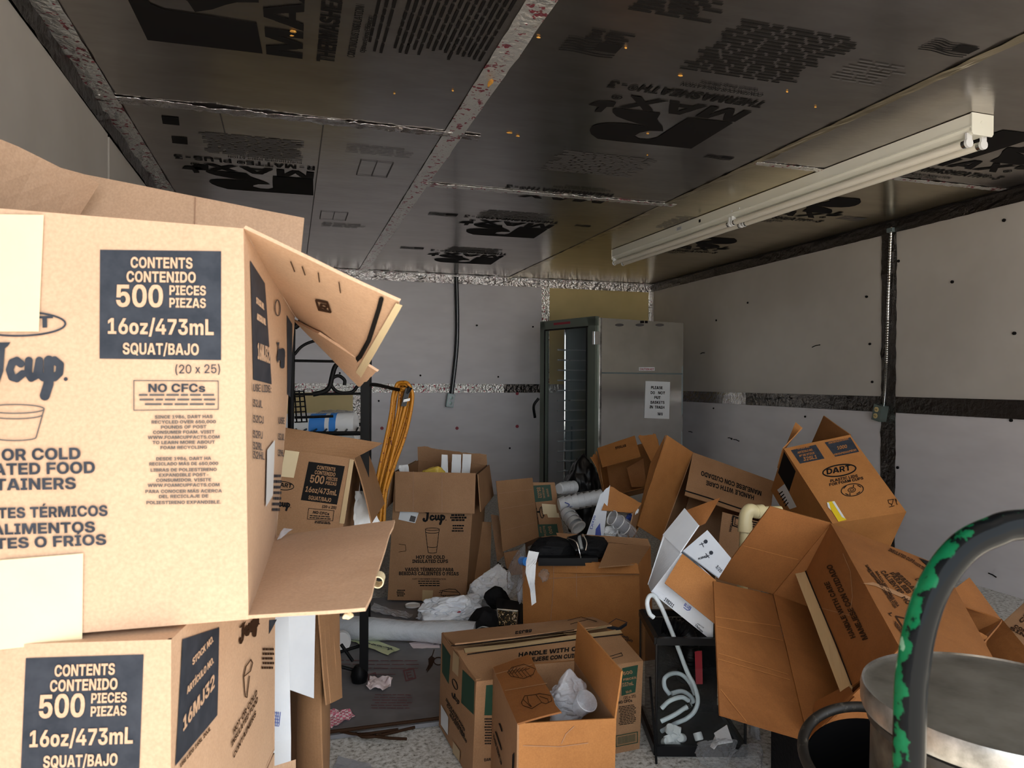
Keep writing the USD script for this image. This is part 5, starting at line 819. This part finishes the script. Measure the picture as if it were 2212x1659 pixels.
part('torn_strip', Sh(s, Polygon([(1863, 1262), (1885, 1259), (1930, 1276), (1972, 1294), (1970, 1301), (1925, 1283), (1890, 1267)])), 'kraft_brown', f)
part('torn_gap', Sh(s, Polygon([(1984, 1206), (2010, 1215), (2034, 1225), (2028, 1236), (2005, 1226)])), 'ink_black', f)
flap(o, [R_(2030, 1296, 2.422), R_(2060, 1300, 2.422), R_(2162, 1339, 2.508), R_(2093, 1248, 2.592)], 'kraft_red', 'torn_panel', seed=5, warp=.006, n=(10, 10)); s, f = flap(o, [R_(2010, 1405, 2.210), R_(2125, 1432, 2.210), R_(2134, 1372, 2.312), R_(2035, 1310, 2.337)], 'kraft_red', 'torn_panel', seed=6, warp=.008, torn=.05, n=(16, 10))
part('printed_marks', [Sh(s, Polygon([(2118, 1396), (2135, 1412), (2128, 1432), (2122, 1430)]).buffer(0)), small(s, 2012, 1385, 2060, 1415, 4, 5, 5, .4)], 'ink_black', f)
flap(o, [R_(2115, 1400, 2.210), R_(2160, 1345, 2.465), R_(2164, 1338, 2.508), R_(2126, 1374, 2.337)], 'kraft_red', 'end_flap', seed=8)
q = g('K_flapR'); s, f = flap(o, [c[1], c[5], q[0], q[1]], 'kraft_red', seed=3, warp=.004)
part('lettering', [T(s, 'HANDLE WITH CARE', 1850, 1377, 1791, 1256, 11, (-1, .35)), T(s, 'MANEJESE CON CUIDADO', 1876, 1380, 1797, 1219, 12, (-1, .35))], 'ink_brown', f); part('printed_line', Sh(s, LineString([(1733, 1216), (1752, 1262), (1782, 1332), (1812, 1402), (1842, 1480)]).buffer(1.2)), 'ink_black', f)
part('crease', Sh(s, lines([(1822, 1196), (1838, 1235)], [(1838, 1235), (1843, 1290), (1836, 1330)], [(1760, 1310), (1836, 1330)], r=.7)), 'kraft_brown', f)
e0, e1 = q[0], q[1]; d_ = unit(e1 - e0); sd_ = CAM + (FW + RT * (1713 - 1106) / FPX + UP * (829.5 - 1226) / FPX) * ((e0 - CAM) @ FW - .02); sd1 = CAM + (FW + RT * (1826 - 1106) / FPX + UP * (829.5 - 1524) / FPX) * ((e1 - CAM) @ FW - .02)
part('tape_edge', Sheet([sd1, e1, e0, sd_], .003, (3, 14), .003, 20, 4).mesh(), 'tape_tan', o)
q = g('K_flapT'); s, f = flap(o, [c[4], c[5], q[1], q[0]], 'kraft_red', seed=5); part('crease', Sh(s, LineString([(1606, 1178), (1690, 1200), (1724, 1208)]).buffer(.5)), 'kraft_orange', f)
q = g('K_flapL'); s, f = flap(o, [c[0], c[4], q[0], q[1]], 'kraft_red', seed=6); part('crease', Sh(s, lines([(1544, 1333), (1692, 1355)], [(1546, 1353), (1690, 1385)], [(1550, 1424), (1705, 1470)], [(1552, 1412), (1700, 1458)], [(1556, 1490), (1612, 1560)], r=.5)), 'kraft_orange', f)
flap(o, [R_(1745, 1600, 2.04), R_(1846, 1506, 1.96), R_(1832, 1478, 2.08), R_(1760, 1515, 2.16)], 'kraft_red', seed=7)
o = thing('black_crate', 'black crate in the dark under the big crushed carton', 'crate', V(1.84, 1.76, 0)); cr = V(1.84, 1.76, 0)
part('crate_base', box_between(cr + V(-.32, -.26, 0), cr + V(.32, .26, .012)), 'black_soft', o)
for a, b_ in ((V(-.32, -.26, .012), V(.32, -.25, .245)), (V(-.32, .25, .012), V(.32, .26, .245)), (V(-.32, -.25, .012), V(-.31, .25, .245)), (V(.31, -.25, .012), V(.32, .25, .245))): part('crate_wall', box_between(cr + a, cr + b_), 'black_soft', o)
# ------------------------------------------------------------------ carton L at the right edge
o, S, c = carton('cardboard_box', 'brown carton cut by the right edge of the picture behind the steel drum', 'L', 'kraft_brown', 'FRBLbt'); s, f = S['t']
part('lettering', [T(s, 'CUPS', 2200, 1343, 2235, 1302, 9, (1, .6)), T(s, 'CONTENTS', 2190, 1356, 2255, 1390, 7), T(s, 'SINCE', 2180, 1360, 2240, 1392, 7)], 'ink_brown', f)

# ------------------------------------------------------------------ white carton I on the glass tank, tank with hose
o, S, c = carton('cardboard_box', 'white tilted carton with open flaps resting on the glass tank', 'I', 'board_white', 'FRBLb'); s, f = S['F']
part('lettering', [T(s, '198211', 1434, 1297, 1453, 1313, 8, (.55, -.8)), T(s, '2 Packages', 1501, 1352, 1517, 1367, 5, (.5, -.8)), T(s, 'ROOM COVER', 1506, 1348, 1520, 1358, 2.6, (.5, -.8), False)], 'ink_navy', f)
part('logo_mark', [T(s, 'BLUE', 1477, 1308, 1489, 1317, 7, (.5, -.8)), Sh(s, LineString([(1477, 1312), (1484, 1318), (1490, 1318), (1493, 1312)]).buffer(.8))], 'ink_blue', f)
q = g('I_flapF'); flap(o, [c[5] + V(0, -.01, .0), c[4] + V(0, -.01, .0), q[0] + V(0, -.015, 0), q[1] + V(0, -.015, 0)], 'kraft_orange', seed=4)
q = g('I_flapW'); s, f = flap(o, [q[0], q[1], q[2], q[3]], 'board_white', seed=5)
part('printed_marks', [Sh(s, Point(1524, 1171).buffer(4.2)), Sh(s, Point(1536, 1195).buffer(4.2)), Sh(s, lines([(1520, 1175), (1510, 1178)], [(1532, 1200), (1524, 1206)], [(1515, 1173), (1520, 1183)], [(1524, 1196), (1532, 1206)], r=.6)), T(s, 'KING', 1509, 1210, 1528, 1204, 4), T(s, '3/25', 1545, 1226, 1556, 1238, 7, (.7, -.7), False)], 'ink_navy', f)
q = g('I_flapL'); flap(o, [c[4], c[7], q[0], q[1]], 'board_white', seed=6)
q = g('I_flapB'); flap(o, [q[3], q[2], q[1], q[0]], 'kraft_red', 'inner_flap', seed=7)
tk = g('tank'); ax_ = unit((tk[1] - tk[0]) * V(1, 1, 0)); ay_ = V(-ax_[1], ax_[0], 0); Wt = np.linalg.norm((tk[1] - tk[0])[:2]); Dt = .30; ht = tk[0][2]; b = tk[3] * V(1, 1, 0) + V(0, 0, .003)
o = thing('glass_tank', 'glass tank with black frame holding white hose, in front of the crushed carton', 'tank', b + ax_ * Wt / 2 + ay_ * Dt / 2)
fr = lambda z, h, w=.012: [obox(b + ax_ * Wt / 2 + V(0, 0, z), ax_, ay_, V(0, 0, 1), Wt, w, h), obox(b + ax_ * Wt / 2 + ay_ * Dt + V(0, 0, z), ax_, ay_, V(0, 0, 1), Wt, w, h), obox(b + ay_ * Dt / 2 + V(0, 0, z), ax_, ay_, V(0, 0, 1), w, Dt, h), obox(b + ax_ * Wt + ay_ * Dt / 2 + V(0, 0, z), ax_, ay_, V(0, 0, 1), w, Dt, h)]
part('top_frame', fr(ht - .012, .024, .016), 'black_plastic', o); part('bottom_frame', fr(.018, .034, .016), 'black_plastic', o); part('base', obox(b + ax_ * Wt / 2 + ay_ * Dt / 2 + V(0, 0, .012), ax_, ay_, V(0, 0, 1), Wt - .02, Dt - .02, .008), 'black_plastic', o)
for p, x, y in ((b + ax_ * Wt / 2, Wt - .01, .004), (b + ay_ * Dt / 2, .004, Dt - .01), (b + ax_ * Wt + ay_ * Dt / 2, .004, Dt - .01), (b + ax_ * Wt / 2 + ay_ * Dt, Wt - .01, .004)): part('glass_pane', obox(p + V(0, 0, ht / 2 + .005), ax_, ay_, V(0, 0, 1), x, y, ht - .06), 'pane', o)
for p in (b, b + ax_ * Wt, b + ay_ * Dt, b + ax_ * Wt + ay_ * Dt): part('corner_seal', tube([p + V(0, 0, .03), p + V(0, 0, ht - .02)], .005, 6), 'black_plastic', o)
part('backing', obox(b + ax_ * Wt / 2 + ay_ * (Dt - .012) + V(0, 0, ht / 2), ax_, ay_, V(0, 0, 1), Wt - .03, .004, ht - .05), 'black_soft', o)
o = thing('hose', 'pale flexible hose looped inside the glass tank', 'hose', b + ax_ * .1 + ay_ * .1)
for k in ('hose', 'hose2', 'hose3', 'hose4', 'hose5'): part('hose_length', tube(spline(g(k), 10), .0078, 12), 'hose_white', o, smooth=60)
for k, i in (('hose2', 0), ('hose3', 3), ('hose5', 2)): q = g(k); part('hose_end', cyl(q[i], q[i] + unit(q[i] - q[i - 1] if i else q[0] - q[1]) * .012, .0085, 12), 'black_plastic', o)
for i, p in enumerate(g('caps')): solo('pipe_cap', lathe([(0, 0), (.014, 0), (.015, .003), (.015, .022), (.013, .025), (0, .025)], p, unit(V(math.sin(i * 2.1), -.6, math.cos(i * 1.7))), 16), 'white_plastic', ('small white plastic cap among the loose caps at the bottom of the glass tank'), 'cap', smooth=35, group='white caps in the glass tank')
q = g('redstrip'); solo('red_strip', Sheet([q[3], q[2], q[1], q[0]], .004, (2, 6), .002).mesh(), 'red_plastic', 'narrow red plastic strip standing inside the glass tank', 'strip')
P_ = spline([R_(1430, 1350, 2.62), R_(1470, 1358, 2.60), R_(1490, 1385, 2.62), R_(1490, 1430, 2.64), R_(1478, 1470, 2.66)], 30); solo('ribbed_hose', tube(P_, .028 + .004 * np.sin(np.arange(len(P_)) * 1.3), 16), 'black_plastic', 'black ribbed hose behind the white carton in the glass tank', 'hose', smooth=60)
solo('metal_rod', tube([R_(1404, 1462, 2.5), R_(1412, 1560, 2.42), R_(1418, 1650, 2.40)], .004, 8), 'black_iron', 'thin black rod leaning at the left of the glass tank', 'rod')
# clear bags and scraps at its foot
q = g('floorbags'); solo('plastic_bag', blob(q[0], (.075, .05, .05), 51, .34, 5, 5), 'film_clear', 'clear crumpled bag on the floor before the glass tank', 'bag', smooth=True); solo('plastic_bag', blob(q[1], (.06, .05, .045), 52, .34, 5, 5), 'film_clear', 'clear crumpled bag right of the glass tank foot', 'bag', smooth=True); solo('plastic_bag', blob(q[3], (.022, .04, .075), 53, .35, 8, 4), 'film_bag', 'greyish plastic bag standing in the dark right of the glass tank', 'bag', smooth=True)
q = g('paper'); solo('paper_scrap', Sheet([q[3], q[2], q[1], q[0]], .003, (4, 4), .003).mesh(), 'paper_white', 'square white card scrap above the clear bags before the tank', 'paper'); solo('paper_scrap', Sheet([q[7], q[6], q[5], q[4]], .002, (4, 4), .003).mesh(), 'paper_white', 'narrow white paper sliver left of the square card scrap', 'paper')
q = g('pvc'); o = thing('plastic_pipe', 'cream plastic pipe with an elbow rising from the right pile', 'pipe', q[0]); part('pipe', tube([q[0] * V(1, 1, 0) + V(0, 0, .003), q[0], q[1]], .0215, 20), 'cream_pvc', o, smooth=40)
el = spline([q[1] - unit(q[1] - q[0]) * .055, q[1] - unit(q[1] - q[0]) * .01, q[1] + (q[2] - q[1]) * .9 + V(.012, 0, .004), q[3] + V(-.03, 0, .0), q[3] + V(.004, 0, 0)], 8); part('elbow', tube(el, .0285, 20), 'cream_pvc', o, smooth=50); part('collar', [cyl(q[1] - unit(q[1] - q[0]) * .075, q[1] - unit(q[1] - q[0]) * .03, .030, 20), cyl(q[3] + V(-.028, 0, 0), q[3] + V(.006, 0, 0), .030, 20)], 'cream_pvc', o, smooth=40); part('pipe_stub', tube([q[3], q[3] + V(.09, -.01, -.0)], .0215, 18), 'cream_pvc', o, smooth=40)

# ------------------------------------------------------------------ carton M and the small carton N before it
o, S, c = carton('cardboard_box', 'wide taped cup carton with green blocks on the floor in the middle foreground', 'M', 'kraft_brown', 'FRBLb'); s, f = S['F']
part('printed_block', [Qd(s, [(1046, 1545), (1075, 1545), (1075, 1478), (1050, 1480)], (3, 4)), Qd(s, [(1342, 1503), (1372, 1495), (1378, 1436), (1344, 1443)], (4, 5))], 'ink_green', f)
part('knockout_words', [T(s, '500', 1346, 1458, 1366, 1454, 7), T(s, 'PIECES', 1346, 1470, 1374, 1465, 4.5), T(s, '8oz/237mL', 1330, 1485, 1368, 1479, 8), T(s, 'BAJO', 1352, 1497, 1364, 1494, 5)], 'kraft_brown', f)
part('lettering', [T(s, '(20 x 25)', 1347, 1510, 1373, 1505, 6, bold=False), T(s, 'NO CFCs', 1335, 1520, 1365, 1515, 6), small(s, 1335, 1526, 1373, 1568, 12, 1.6, 2, -.15), small(s, 1046, 1551, 1062, 1610, 10, 3, 3), T(s, 'DART', 1046, 1644, 1064, 1642, 6)], 'ink_black', f)
part('bar_frame', [Sh(s, Polygon([(1330, 1589), (1376, 1580), (1376, 1603), (1330, 1612)]).exterior.buffer(.8))] + [Qd(s, [(1334 + 3 * i, 1608 - .6 * i), (1335.6 + 3 * i, 1608 - .6 * i), (1335.6 + 3 * i, 1592 - .6 * i), (1334 + 3 * i, 1592 - .6 * i)], (1, 2)) for i in range(13)], 'ink_green', f)
s, f = S['L']; part('printed_block', [Qd(s, [(956, 1452), (970, 1478), (974, 1416), (956, 1388)], (3, 4)), Qd(s, [(997, 1518), (1024, 1544), (1026, 1472), (1000, 1446)], (4, 5))], 'ink_green', f)
part('lettering', [Sh(s, oval(984, 1478, 4, 12, .8, -20)), T(s, 'J', 976, 1500, 982, 1512, 12, (.3, -1)), T(s, 'cup', 981, 1508, 992, 1522, 10, (.3, -1)), T(s, 'INSULATED FOOD', 964, 1512, 1004, 1580, 5, (.3, -1)), T(s, 'CONTAINERS', 966, 1524, 1004, 1592, 5, (.3, -1)), T(s, 'RECIPIENTES TERMICOS', 972, 1545, 1008, 1605, 5, (.3, -1))], 'ink_black', f)
part('shipping_sticker', Qd(s, [(954, 1565), (969, 1588), (970, 1549), (954, 1521)], (3, 4), 3 * EPS), 'sticker_white', f); part('sticker_print', [small(s, 956, 1545, 967, 1575, 5, 2, 3, 1.5)], 'ink_grey', f); part('tape_strip', [Qd(s, [(979, 1448), (992, 1462), (994, 1420), (981, 1405)], (2, 3), 3 * EPS), Qd(s, [(979, 1625), (994, 1645), (995, 1622), (980, 1600)], (2, 3), 3 * EPS)], 'tape_tan', f)
mf, mb = lambda t, z=0: lerp(c[4], c[7], t) + V(0, 0, z), lambda t, z=0: lerp(c[5], c[6], t) + V(0, 0, z)
s, f = flap(o, [mf(0, .003), mb(0, .003), mb(.52, .03), mf(.55, .012)], 'kraft_brown', seed=4, torn=.03, n=(20, 6), warp=.004)
part('lettering', [T(s, 'HANDLE WITH CARE', 1120, 1420, 1275, 1404, 9, (.1, -1)), T(s, 'MANEJESE CON CUIDADO', 1121, 1432, 1273, 1418.5, 8.5, (.1, -1)), Sh(s, Polygon([(1316, 1420), (1342, 1412), (1345, 1418), (1320, 1425)]).exterior.buffer(.5))], 'ink_black', f); part('printed_line', Sh(s, LineString([(1010, 1415), (1100, 1402), (1240, 1384), (1345, 1372)]).buffer(1.)), 'ink_black', f)
part('tape_strip', Sh(s, Polygon([(1002, 1402), (1100, 1392), (1246, 1374), (1340, 1362), (1344, 1369), (1246, 1382), (1100, 1400), (1005, 1412)])), 'tape_tan', f)
s, f = flap(o, [mb(1, .003), mf(1, .003), mf(.57, .03), mb(.58, .035)], 'kraft_brown', seed=5, torn=.03, n=(20, 6), warp=.004)
part('lettering', [T(s, '8SJ32', 1149, 1360, 1113, 1365, 6, (0, 1))], 'ink_black', f); part('printed_line', Sh(s, LineString([(975, 1397), (1090, 1384), (1240, 1362)]).buffer(.8)), 'ink_black', f); part('tape_strip', Sh(s, Polygon([(980, 1401), (1090, 1389), (1250, 1367), (1310, 1352), (1312, 1357), (1250, 1374), (1090, 1396), (982, 1408)])), 'tape_tan', f); part('faint_box_print', Sh(s, lines([(1226, 1342), (1255, 1334), (1290, 1345)], [(1232, 1350), (1270, 1340)], r=.5)), 'ink_brown', f)
flap(o, [c[0] * .0 + lerp(c[4], c[7], .02), lerp(c[4], c[7], .98), lerp(lerp(c[4], c[5], .2), lerp(c[7], c[6], .2), .9) - V(0, 0, .02), lerp(lerp(c[4], c[5], .2), lerp(c[7], c[6], .2), .1) - V(0, 0, .02)], 'kraft_brown', 'inner_flap', seed=6); flap(o, [lerp(c[5], c[6], .98), lerp(c[5], c[6], .02), lerp(lerp(c[5], c[4], .25), lerp(c[6], c[7], .25), .1) - V(0, 0, .02), lerp(lerp(c[5], c[4], .25), lerp(c[6], c[7], .25), .9) - V(0, 0, .02)], 'kraft_brown', 'inner_flap', seed=7)
o, S, c = carton('cardboard_box', 'small open carton with a plain front holding clear plastic, nearest in the middle', 'N', 'kraft_brown', 'FRBLb', mats={'F': 'kraft_orange'}); s, f = S['F']
part('crease', Sh(s, lines([(1212, 1606), (1222, 1585), (1240, 1568)], [(1130, 1610), (1210, 1612), (1270, 1604)], r=.6)), 'ink_faint', f)
s, f = S['L']; part('lettering', [Sh(s, lines([(1080, 1562), (1086, 1580)], [(1072, 1580), (1085, 1620)], r=1.2)), T(s, 'THIS SIDE UP', 1066, 1590, 1084, 1655, 6, (.3, -1)), Sh(s, Polygon([(1109, 1630), (1113, 1625), (1112, 1659), (1108, 1659)]))], 'ink_black', f)
q = g('N_flapL'); s, f = flap(o, [c[7], c[4], q[0], q[1]], 'kraft_red', seed=4, torn=.05, n=(20, 8), warp=.004)
hx = [(1097, 1454), (1106, 1443), (1132, 1436), (1157, 1446), (1152, 1458), (1132, 1467), (1104, 1462), (1097, 1454)]
part('pack_drawing', [Sh(s, lines(hx, *[[(1100 + 7 * i, 1459 - 2 * i), (1110 + 7 * i, 1443 + .3 * i)] for i in range(6)], *[[(1098 + 9 * i, 1448), (1112 + 9 * i, 1464)] for i in range(5)], r=.5)), Sh(s, lines([(1127, 1519), (1134, 1505), (1158, 1502), (1171, 1520), (1150, 1534), (1130, 1526), (1127, 1519)], [(1158, 1502), (1166, 1500), (1190, 1504), (1193, 1516), (1180, 1523), (1171, 1520)], [(1140, 1506), (1142, 1520), (1150, 1530)], [(1166, 1506), (1184, 1512), (1186, 1521)], [(1131, 1513), (1148, 1530)], r=.6))], 'ink_brown', f); part('crease', Sh(s, lines([(1091, 1493), (1182, 1478)], [(1068, 1458), (1150, 1436)], r=.6)), 'kraft_brown', f)
q = g('N_flapR'); flap(o, [c[5], c[6], q[1], q[0]], 'kraft_orange', seed=5)
flap(o, [c[6], c[7] * .5 + c[6] * .5, c[7] * .5 + c[6] * .5 + V(0, .0, -.07), c[6] + V(0, 0, -.07)], 'kraft_orange', 'inner_flap', seed=6)
q = g('Nbag'); solo('plastic_bag', blob(q[0] + V(.0, 0, -.01), (.088, .06, .062), 61, .30, 4, 5), 'film_bag', 'clear plastic bag filling the small open carton', 'bag', smooth=True)
o = thing('plastic_tub', 'clear round plastic tub in the small open carton', 'tub', q[1] - V(0, 0, .03)); part('tub_wall', lathe([(0, -.03), (.022, -.03), (.030, .015), (.032, .017), (.030, .018)], q[1], unit(V(.2, -.6, .7)), 24), 'film_bag', o, smooth=40); part('tub_lid', lathe([(0, .019), (.031, .018), (.033, .014)], q[1], unit(V(.2, -.6, .7)), 24), 'film_clear', o, smooth=40)
solo('plastic_shred', crumpled([R_(1222, 1556, 1.98), R_(1243, 1552, 1.98), R_(1240, 1572, 1.965), R_(1226, 1574, 1.965)], (6, 6), .006, 6, 40), 'film_clear', 'clear plastic shred hanging over the front edge of the small open carton', 'wrapper')

# ------------------------------------------------------------------ floor litter
q = g('f_board'); a, b_ = q; d = unit(b_ - a); n_ = unit(V(-d[1], d[0], 0) + V(.19, 0, 0)); s = Sheet([a - d * .12 + V(0, 0, -.006), b_ + V(0, 0, -.006), b_ + n_ * 1.62 + V(0, 0, -.006), a - d * .12 + n_ * 1.62 + V(0, 0, -.006)], .015, (10, 16), .003, 2.5, 4, lift=.002)
o = thing('insulation_board', 'grey insulation board with faded red print lying on the floor', 'board', s.q.mean(0) * V(1, 1, 0) + V(0, 0, .001)); f = part('board', s.mesh(), 'board_grey', o)
part('board_edge', [tube([a - d * .12 + V(0, -.004, .010 + .0), b_ + V(0, -.004, .010)], .006, 6)], 'ink_brown', o)
part('faded_print', [small(s, 720, 1425, 905, 1450, 3, 1.6, 3), small(s, 800, 1500, 890, 1535, 6, 1.6, 4), small(s, 760, 1455, 860, 1462, 1, 1.4, 6), Sh(s, Polygon([(872, 1450), (893, 1446), (898, 1466), (877, 1472)]).exterior.buffer(1.4)), Sh(s, lines([(878, 1453), (882, 1468)], [(879, 1455), (888, 1453)], [(881, 1461), (889, 1459)], [(882, 1467), (892, 1465)], r=1.)), Sh(s, Polygon([(795, 1459), (811, 1455), (814, 1474), (797, 1480)]).exterior.buffer(1.2)), Sh(s, lines([(800, 1468), (810, 1466)], r=1)), small(s, 905, 1305, 940, 1312, 2, 2, 7)], 'ink_faded_red', f)
part('stain', [Sh(s, Polygon([(925, 1425), (932, 1418), (940, 1424), (934, 1440), (922, 1455), (926, 1437)])), Sh(s, lines([(938, 1405), (930, 1430), (921, 1450)], r=1.)), Sh(s, oval(947, 1430, 10, 8, 1.))], 'ink_brown', f)
q = g('f_roll'); o = thing('plastic_roll', 'long roll of clear plastic sheeting lying across the grey board', 'roll', V(*q.mean(0)[:2], .02)); d = unit((q[1] - q[0]) * V(1, 1, 0)); A_ = V(q[0][0], q[0][1], .075); L_ = np.linalg.norm((q[1] - q[0])[:2])
P_ = [A_ + d * t * L_ for t in np.linspace(0, 1, 24)]; m = tube(P_, .050 + .004 * np.sin(np.linspace(0, 9, 24)), 28); v = np.array(m.vertices); v += (meshkit.fbm(v * V(6, 6, 30), 3, 4) - .5)[:, None] * .012; m.vertices = v; part('rolled_film', m, 'film_roll', o, smooth=50); part('core', tube([A_, A_ + d * L_], .03, 16), 'paper_white', o, smooth=40)
def litter(name, key, mtl, label, cat, amp=.004, n=(8, 6), dz=0., fr=30, prints=None):
    q = g(key) + V(0, 0, dz); s = Sheet([q[i] for i in (3, 2, 1, 0)], .0012, n, amp, fr, len(key), ridge=True, lift=.002); o = thing(name, label, cat, q.mean(0)); f = part('sheet', s.mesh(), mtl, o)
    if prints: part('print', prints(s), 'ink_navy', f)
litter('receipt', 'f_receipt', 'paper_yellow', 'pale yellow printed slip lying on the grey board', 'paper', prints=lambda s: [small(s, 770, 1384, 832, 1388, 1, 1.3, 2, .28), small(s, 800, 1390, 850, 1394, 1, 1., 4, .28), small(s, 836, 1404, 848, 1409, 2, 1.6, 5, -.2)])
litter('flattened_cup', 'f_cupflat', 'paper_pink', 'pinkish flattened paper cup lying beside the taped carton', 'paper cup')
litter('pink_wrapper', 'f_pink', 'checker_pink', 'pink checkered food paper at the near edge of the grey board', 'wrapper', .012, (14, 10))
litter('plastic_sheet', 'f_film', 'film_bag', 'bluish plastic sheet lying behind the plastic roll', 'plastic', .012, (14, 10))
q = g('f_wrapper'); solo('crumpled_wrapper', crumpled([q[0], q[4], q[3], q[1]], (18, 14), .030, 7, 18, lift=.004), 'paper_pink', 'crumpled whitish wrapper lying on the grey board', 'wrapper', smooth=False)
q = g('f_lid'); r = np.linalg.norm(q[1] - q[2]) / 2; solo('plastic_disc', lathe([(0, .004), (r * .8, .004), (r * .86, .009), (r, .009), (r * 1.02, 0)], q[0], n=32), 'white_plastic', 'round translucent cup lid before the tall collar carton', 'lid')
p = R_(737, 1386, 3.3); solo('plastic_disc', lathe([(0, .004), (.04, .004), (.045, .01), (.05, .0)], p, unit(V(.5, -1, .2)), 28), 'white_plastic', 'white round lid half hidden by the brown boards at the left', 'lid')
q = g('f_twig')
for i, pts in enumerate(((q[0], q[1], q[2]), (q[1], q[3] + V(.05, -.02, 0), q[3] + V(.12, -.05, 0)), (q[0] + V(.05, -.03, 0), q[3], q[2] + V(.06, .0, 0)))): solo('twig', tube(spline(pts, 6), .005, 6), 'ink_brown', ('short', 'crooked', 'long')[i] + ' brown twig on the concrete at the edge of the grey board', 'twig')
q = g('f_filmf'); solo('plastic_sheet', crumpled([q[0] + V(-.05, -.2, -.018), q[0] + V(.14, -.2, -.018), q[1] + V(.0, .0, -.018), q[0] + V(.02, .05, -.018)], (14, 10), .008, 9, 14), 'film_bag', 'cloudy plastic film on the concrete in the near foreground', 'plastic')
solo('foam_crumb', blob(V(0.02, 2.55, .006), (.014, .008, .005), 3, .3, 5, 2), 'tape_beige', 'tiny pale crumb on the concrete by the twigs', 'crumb')

# ------------------------------------------------------------------ steel drum, black pot, hand truck
dz, R_d = .726, .217; dc = V(1.178, .944, 0)
o = thing('steel_drum', 'dented steel drum with a dull galvanised lid in the right foreground', 'drum', dc)
part('drum_body', lathe([(R_d * .90, .02), (R_d * .92, .0), (R_d * .93, .25), (R_d * .955, .262), (R_d * .93, .275), (R_d * .94, .5), (R_d * .965, .512), (R_d * .94, .525), (R_d * .93, dz - .03)], dc, n=64), 'drum_side', o, smooth=30)
part('lid_rim', lathe([(R_d * .94, dz - .044), (R_d * 1.0, dz - .042), (R_d * 1.012, dz - .034), (R_d * 1.012, dz - .010), (R_d * 1.0, dz), (R_d * .982, dz - .003)], dc, n=72), 'steel_rim', o, smooth=40)
part('lid', lathe([(R_d * .985, dz - .003), (R_d * .95, dz - .007), (R_d * .9, dz - .006), (R_d * .5, dz - .003), (0, dz - .002)], dc, n=64), 'galvanised', o, smooth=40)
part('clamp_ring', lathe([(R_d * .93, dz - .066), (R_d * .965, dz - .062), (R_d * .965, dz - .050), (R_d * .93, dz - .046)], dc, n=64), 'rust_black', o, smooth=40)
ph, pr_ = .42, .155; nn = unit(V(-.21, -.23, .95)); prc = V(1.258, 1.30, .435); pc = prc - nn * ph
o = thing('black_pot', 'black open pot with a thick worn rim below the steel drum', 'pot', pc)
part('pot_body', lathe([(0, 0), (pr_ * .82, 0), (pr_ * .86, .02), (pr_ * .97, ph - .03), (pr_ * .95, ph - .03), (pr_ * .84, .03), (0, .02)], pc, nn, n=48), 'black_iron', o, smooth=30)
ang = np.linspace(0, 2 * math.pi, 65)[:-1]; e1 = unit(np.cross(nn, V(0, 1, 0))); e2 = np.cross(nn, e1); ring = np.array([prc + e1 * math.cos(t) * pr_ + e2 * math.sin(t) * pr_ for t in ang]); part('pot_rim', tube(np.vstack([ring, ring[:2]]), .012, 12, False), 'rust_black', o, smooth=60)
q = g('tubeh'); o = thing('hand_truck', 'bent tube handle of a hand truck, worn green and black, at the right edge', 'hand truck', V(*q[3][:2], 0))
d = unit((q[-1] - q[0]) * V(1, 1, 0)); q = list(q); q[0] = V(q[1][0], q[1][1], 0.02); far = q[0] + d * .34; Hh = q[7][2]
pts = [q[0], lerp(q[0], q[1], .6)] + q[1:8] + [V(*(q[0] + d * .215)[:2], Hh - .0), V(*(q[0] + d * .29)[:2], Hh - .05), V(*far[:2], Hh - .16), V(*far[:2], Hh - .4), V(*far[:2], .02)]
part('handle_tube', tube(spline(pts, 12), .0150, 24), 'paint_green', o, smooth=60)
fwd = V(-d[1], d[0], 0)
for z in (.25, .55, .8): part('cross_bar', tube([q[0] * V(1, 1, 0) + V(0, 0, z), far * V(1, 1, 0) + V(0, 0, z)], .012, 12), 'black_iron', o) if z < .5 else None
part('toe_plate', obox((q[0] + far) / 2 * V(1, 1, 0) - fwd * .1 + V(0, 0, .012), d, fwd, V(0, 0, 1), .4, .2, .008), 'black_iron', o)
for b in (q[0], far): part('wheel', lathe([(0, -.02), (.09, -.025), (.1, -.015), (.1, .015), (.09, .025), (0, .02)], b * V(1, 1, 0) - fwd * -.06 + V(0, 0, .1), d, 28), 'black_soft', o, smooth=40)
